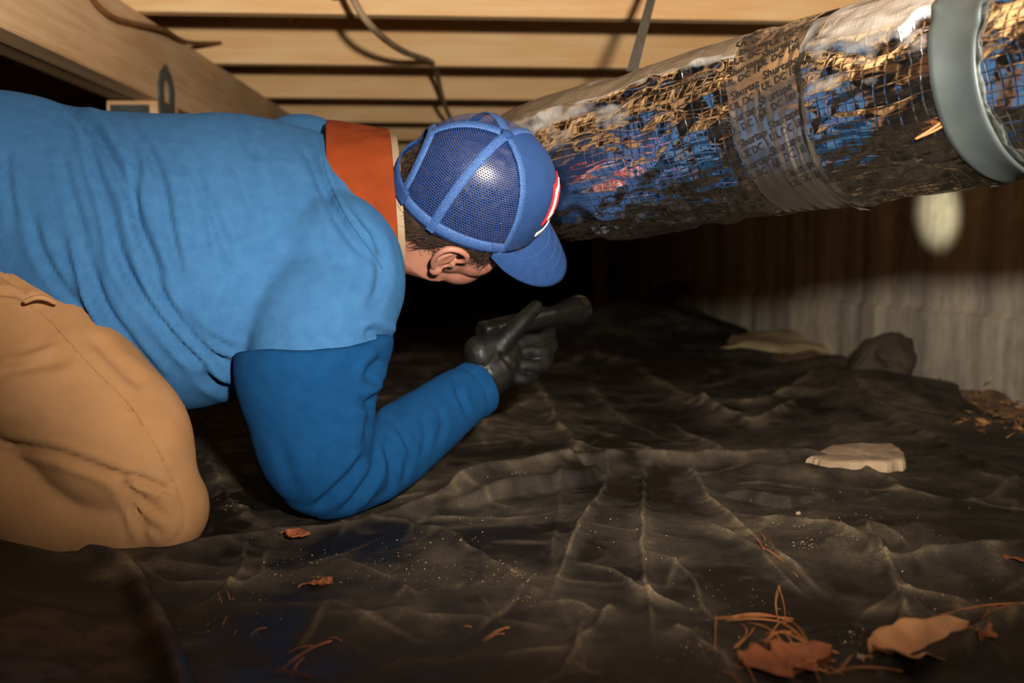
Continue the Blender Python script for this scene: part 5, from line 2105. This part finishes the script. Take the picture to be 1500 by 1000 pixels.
for g, z_ in zip(G, zg):
    s_ = abs(r3.normal()) * 0.00030 + 0.00022
    k = len(Vs) * 6
    Vs.append(ico * s_ * r3.uniform(0.5, 1.5, size=(6, 3)) + np.array([g[0], g[1], z_ + s_ * 0.3]))
    Fs += [tuple(i + k for i in f) for f in icf]
o = link('crumbs', mesh_py('crumbs', np.concatenate(Vs), Fs), M['crumb'], smooth=False)
tag(o, 'pale crumbs of soil and chips sprinkled on the black sheet', 'crumbs', kind='stuff')
for (a, b, r_s, lb) in ((1169, 754, 0.0035, 'small white pebble on the sheet below the glossy flap'), (1260, 966, 0.0032, 'round pale pebble at the tip of the large tan leaf')):
    p = on_ground(a, b, r_s * 0.6)
    v, f = ellipsoid((0, 0, 0), (r_s, 0, 0), (0, r_s * 0.8, 0), (0, 0, r_s * 0.7), 8)
    v = v + 0.0005 * fbm(v * 500, 5, 2)[:, None]
    o = link('pebble', mesh_py('pebble', v, f), M['beige'])
    o.location = p
    tag(o, lb, 'pebble')

# ------------------------------------------------------------------ litter along the wall foot
ny, nx_ = 160, 40
yy = np.linspace(1.2, 6.5, ny)
tt_ = np.linspace(0, 1, nx_)
XX = (wall_x(yy) - 0.42)[:, None] + 0.40 * tt_[None, :]
YYb = np.repeat(yy[:, None], nx_, 1)
q = np.column_stack([XX.ravel(), YYb.ravel()])
zz = -0.024 + 0.035 * sst(tt_, 0.1, 0.9)[None, :] + 0.02 * fbm(q * 8, 501, 3).reshape(XX.shape) + 0.02 * np.exp(-((YYb - 2.9) / 0.5) ** 2)
me = mesh_arr('soil_bank', np.column_stack([XX.ravel(), YYb.ravel(), zz.ravel()]), gridfaces(ny, nx_)[:, ::-1])
tag(link('soil_bank', me, M['soil']), 'bare brown soil bank at the foot of the concrete wall', 'soil', kind='stuff')
r4 = np.random.default_rng(41)
Vs, Fs, kk = [], [], 0
for i in range(4200):
    y = 1.3 + 3.4 * r4.random() ** 1.4
    t = r4.random()
    x = wall_x(y) - 0.30 + 0.265 * t
    z = -0.024 + 0.035 * float(np.clip((t * 0.72 + 0.2), 0, 1)) + 0.012 + 0.012 * r4.normal()
    L_, w_ = r4.uniform(0.004, 0.018), r4.uniform(0.001, 0.005)
    a = r4.uniform(0, 2 * np.pi)
    tl_ = r4.normal() * 0.5
    e1 = np.array([math.cos(a), math.sin(a), tl_]) * L_
    e2 = np.array([-math.sin(a), math.cos(a), r4.normal() * 0.5]) * w_
    c = np.array([x, y, z])
    h_ = np.array([0, 0, 0.0008])
    Vs += [c - e1, c + e2, c + e1, c - e2, c + h_ + e1 * 0.1]
    Fs += [(kk, kk + 3, kk + 2, kk + 1), (kk, kk + 1, kk + 4), (kk + 1, kk + 2, kk + 4), (kk + 2, kk + 3, kk + 4), (kk + 3, kk, kk + 4)]
    kk += 5
o = link('leaf_litter', mesh_py('leaf_litter', np.array(Vs), Fs), M['litter'], smooth=False)
tag(o, 'orange brown leaf litter heaped along the concrete wall foot', 'leaf litter', kind='stuff')

# crumpled sheet scraps at the far right
def scrap(name, poly_px, lift, m, seed, label, cat, amp=0.05):
    pts = np.array([on_ground(a, b) for a, b in poly_px])
    nu, nv = 60, 40
    A, B, Cc, D = pts
    u, v = np.meshgrid(np.linspace(0, 1, nu), np.linspace(0, 1, nv), indexing='ij')
    Q = (A[None, None] * ((1 - u) * (1 - v))[..., None] + B * (u * (1 - v))[..., None] + Cc * (u * v)[..., None] + D * ((1 - u) * v)[..., None]).reshape(-1, 3)
    e = (np.sin(np.pi * u) * np.sin(np.pi * v)).ravel()
    Q[:, 2] = Gz(Q[:, :2]) + 0.006 + lift * e ** 0.6 * (0.7 + 0.5 * vn(Q[:, :2] * 6, seed)) + amp * crumple(Q[:, :2] * 7, seed, 8)
    Q[:, :2] += 0.02 * np.column_stack([vn(Q[:, :2] * 12, seed + 1), vn(Q[:, :2] * 12, seed + 2)])
    o = link(name, mesh_arr(name, Q, gridfaces(nu, nv)), m)
    return tag(o, label, cat)


M['scrap'] = mat('cloudy_polythene', srgb(120, 104, 78), 0.45, col2=srgb(150, 132, 100), nscale=12, spec=0.5)
M['scrap_dark'] = mat('brown_paper_sack', srgb(38, 29, 19), 0.85, col2=srgb(58, 46, 30), nscale=12)
scrap('polythene_scrap', [(1050, 520), (1235, 528), (1225, 500), (1075, 498)], 0.05, M['scrap'], 601, 'crumpled cloudy polythene scrap on the far black sheet', 'plastic scrap', 0.03)
sk = on_ground(1292, 540)
skv, skf = ellipsoid((0, 0, 0.06), (0.11, 0.02, 0), (-0.02, 0.10, 0), (0.02, 0, 0.105), 34)
skv = skv + 0.16 * crumple(skv * 9, 615, 9)[:, None] * np.array([1, 1, 1.0]) + 0.012 * fbm(skv * 14, 617, 3)[:, None]
o = link('paper_sack', mesh_py('paper_sack', skv, skf), M['scrap_dark'])
o.location = (sk[0], sk[1], sk[2] - 0.03)
o.scale = (0.66, 0.7, 0.66)
tag(o, 'brown crumpled sack slumped near the far wall foot', 'sack')
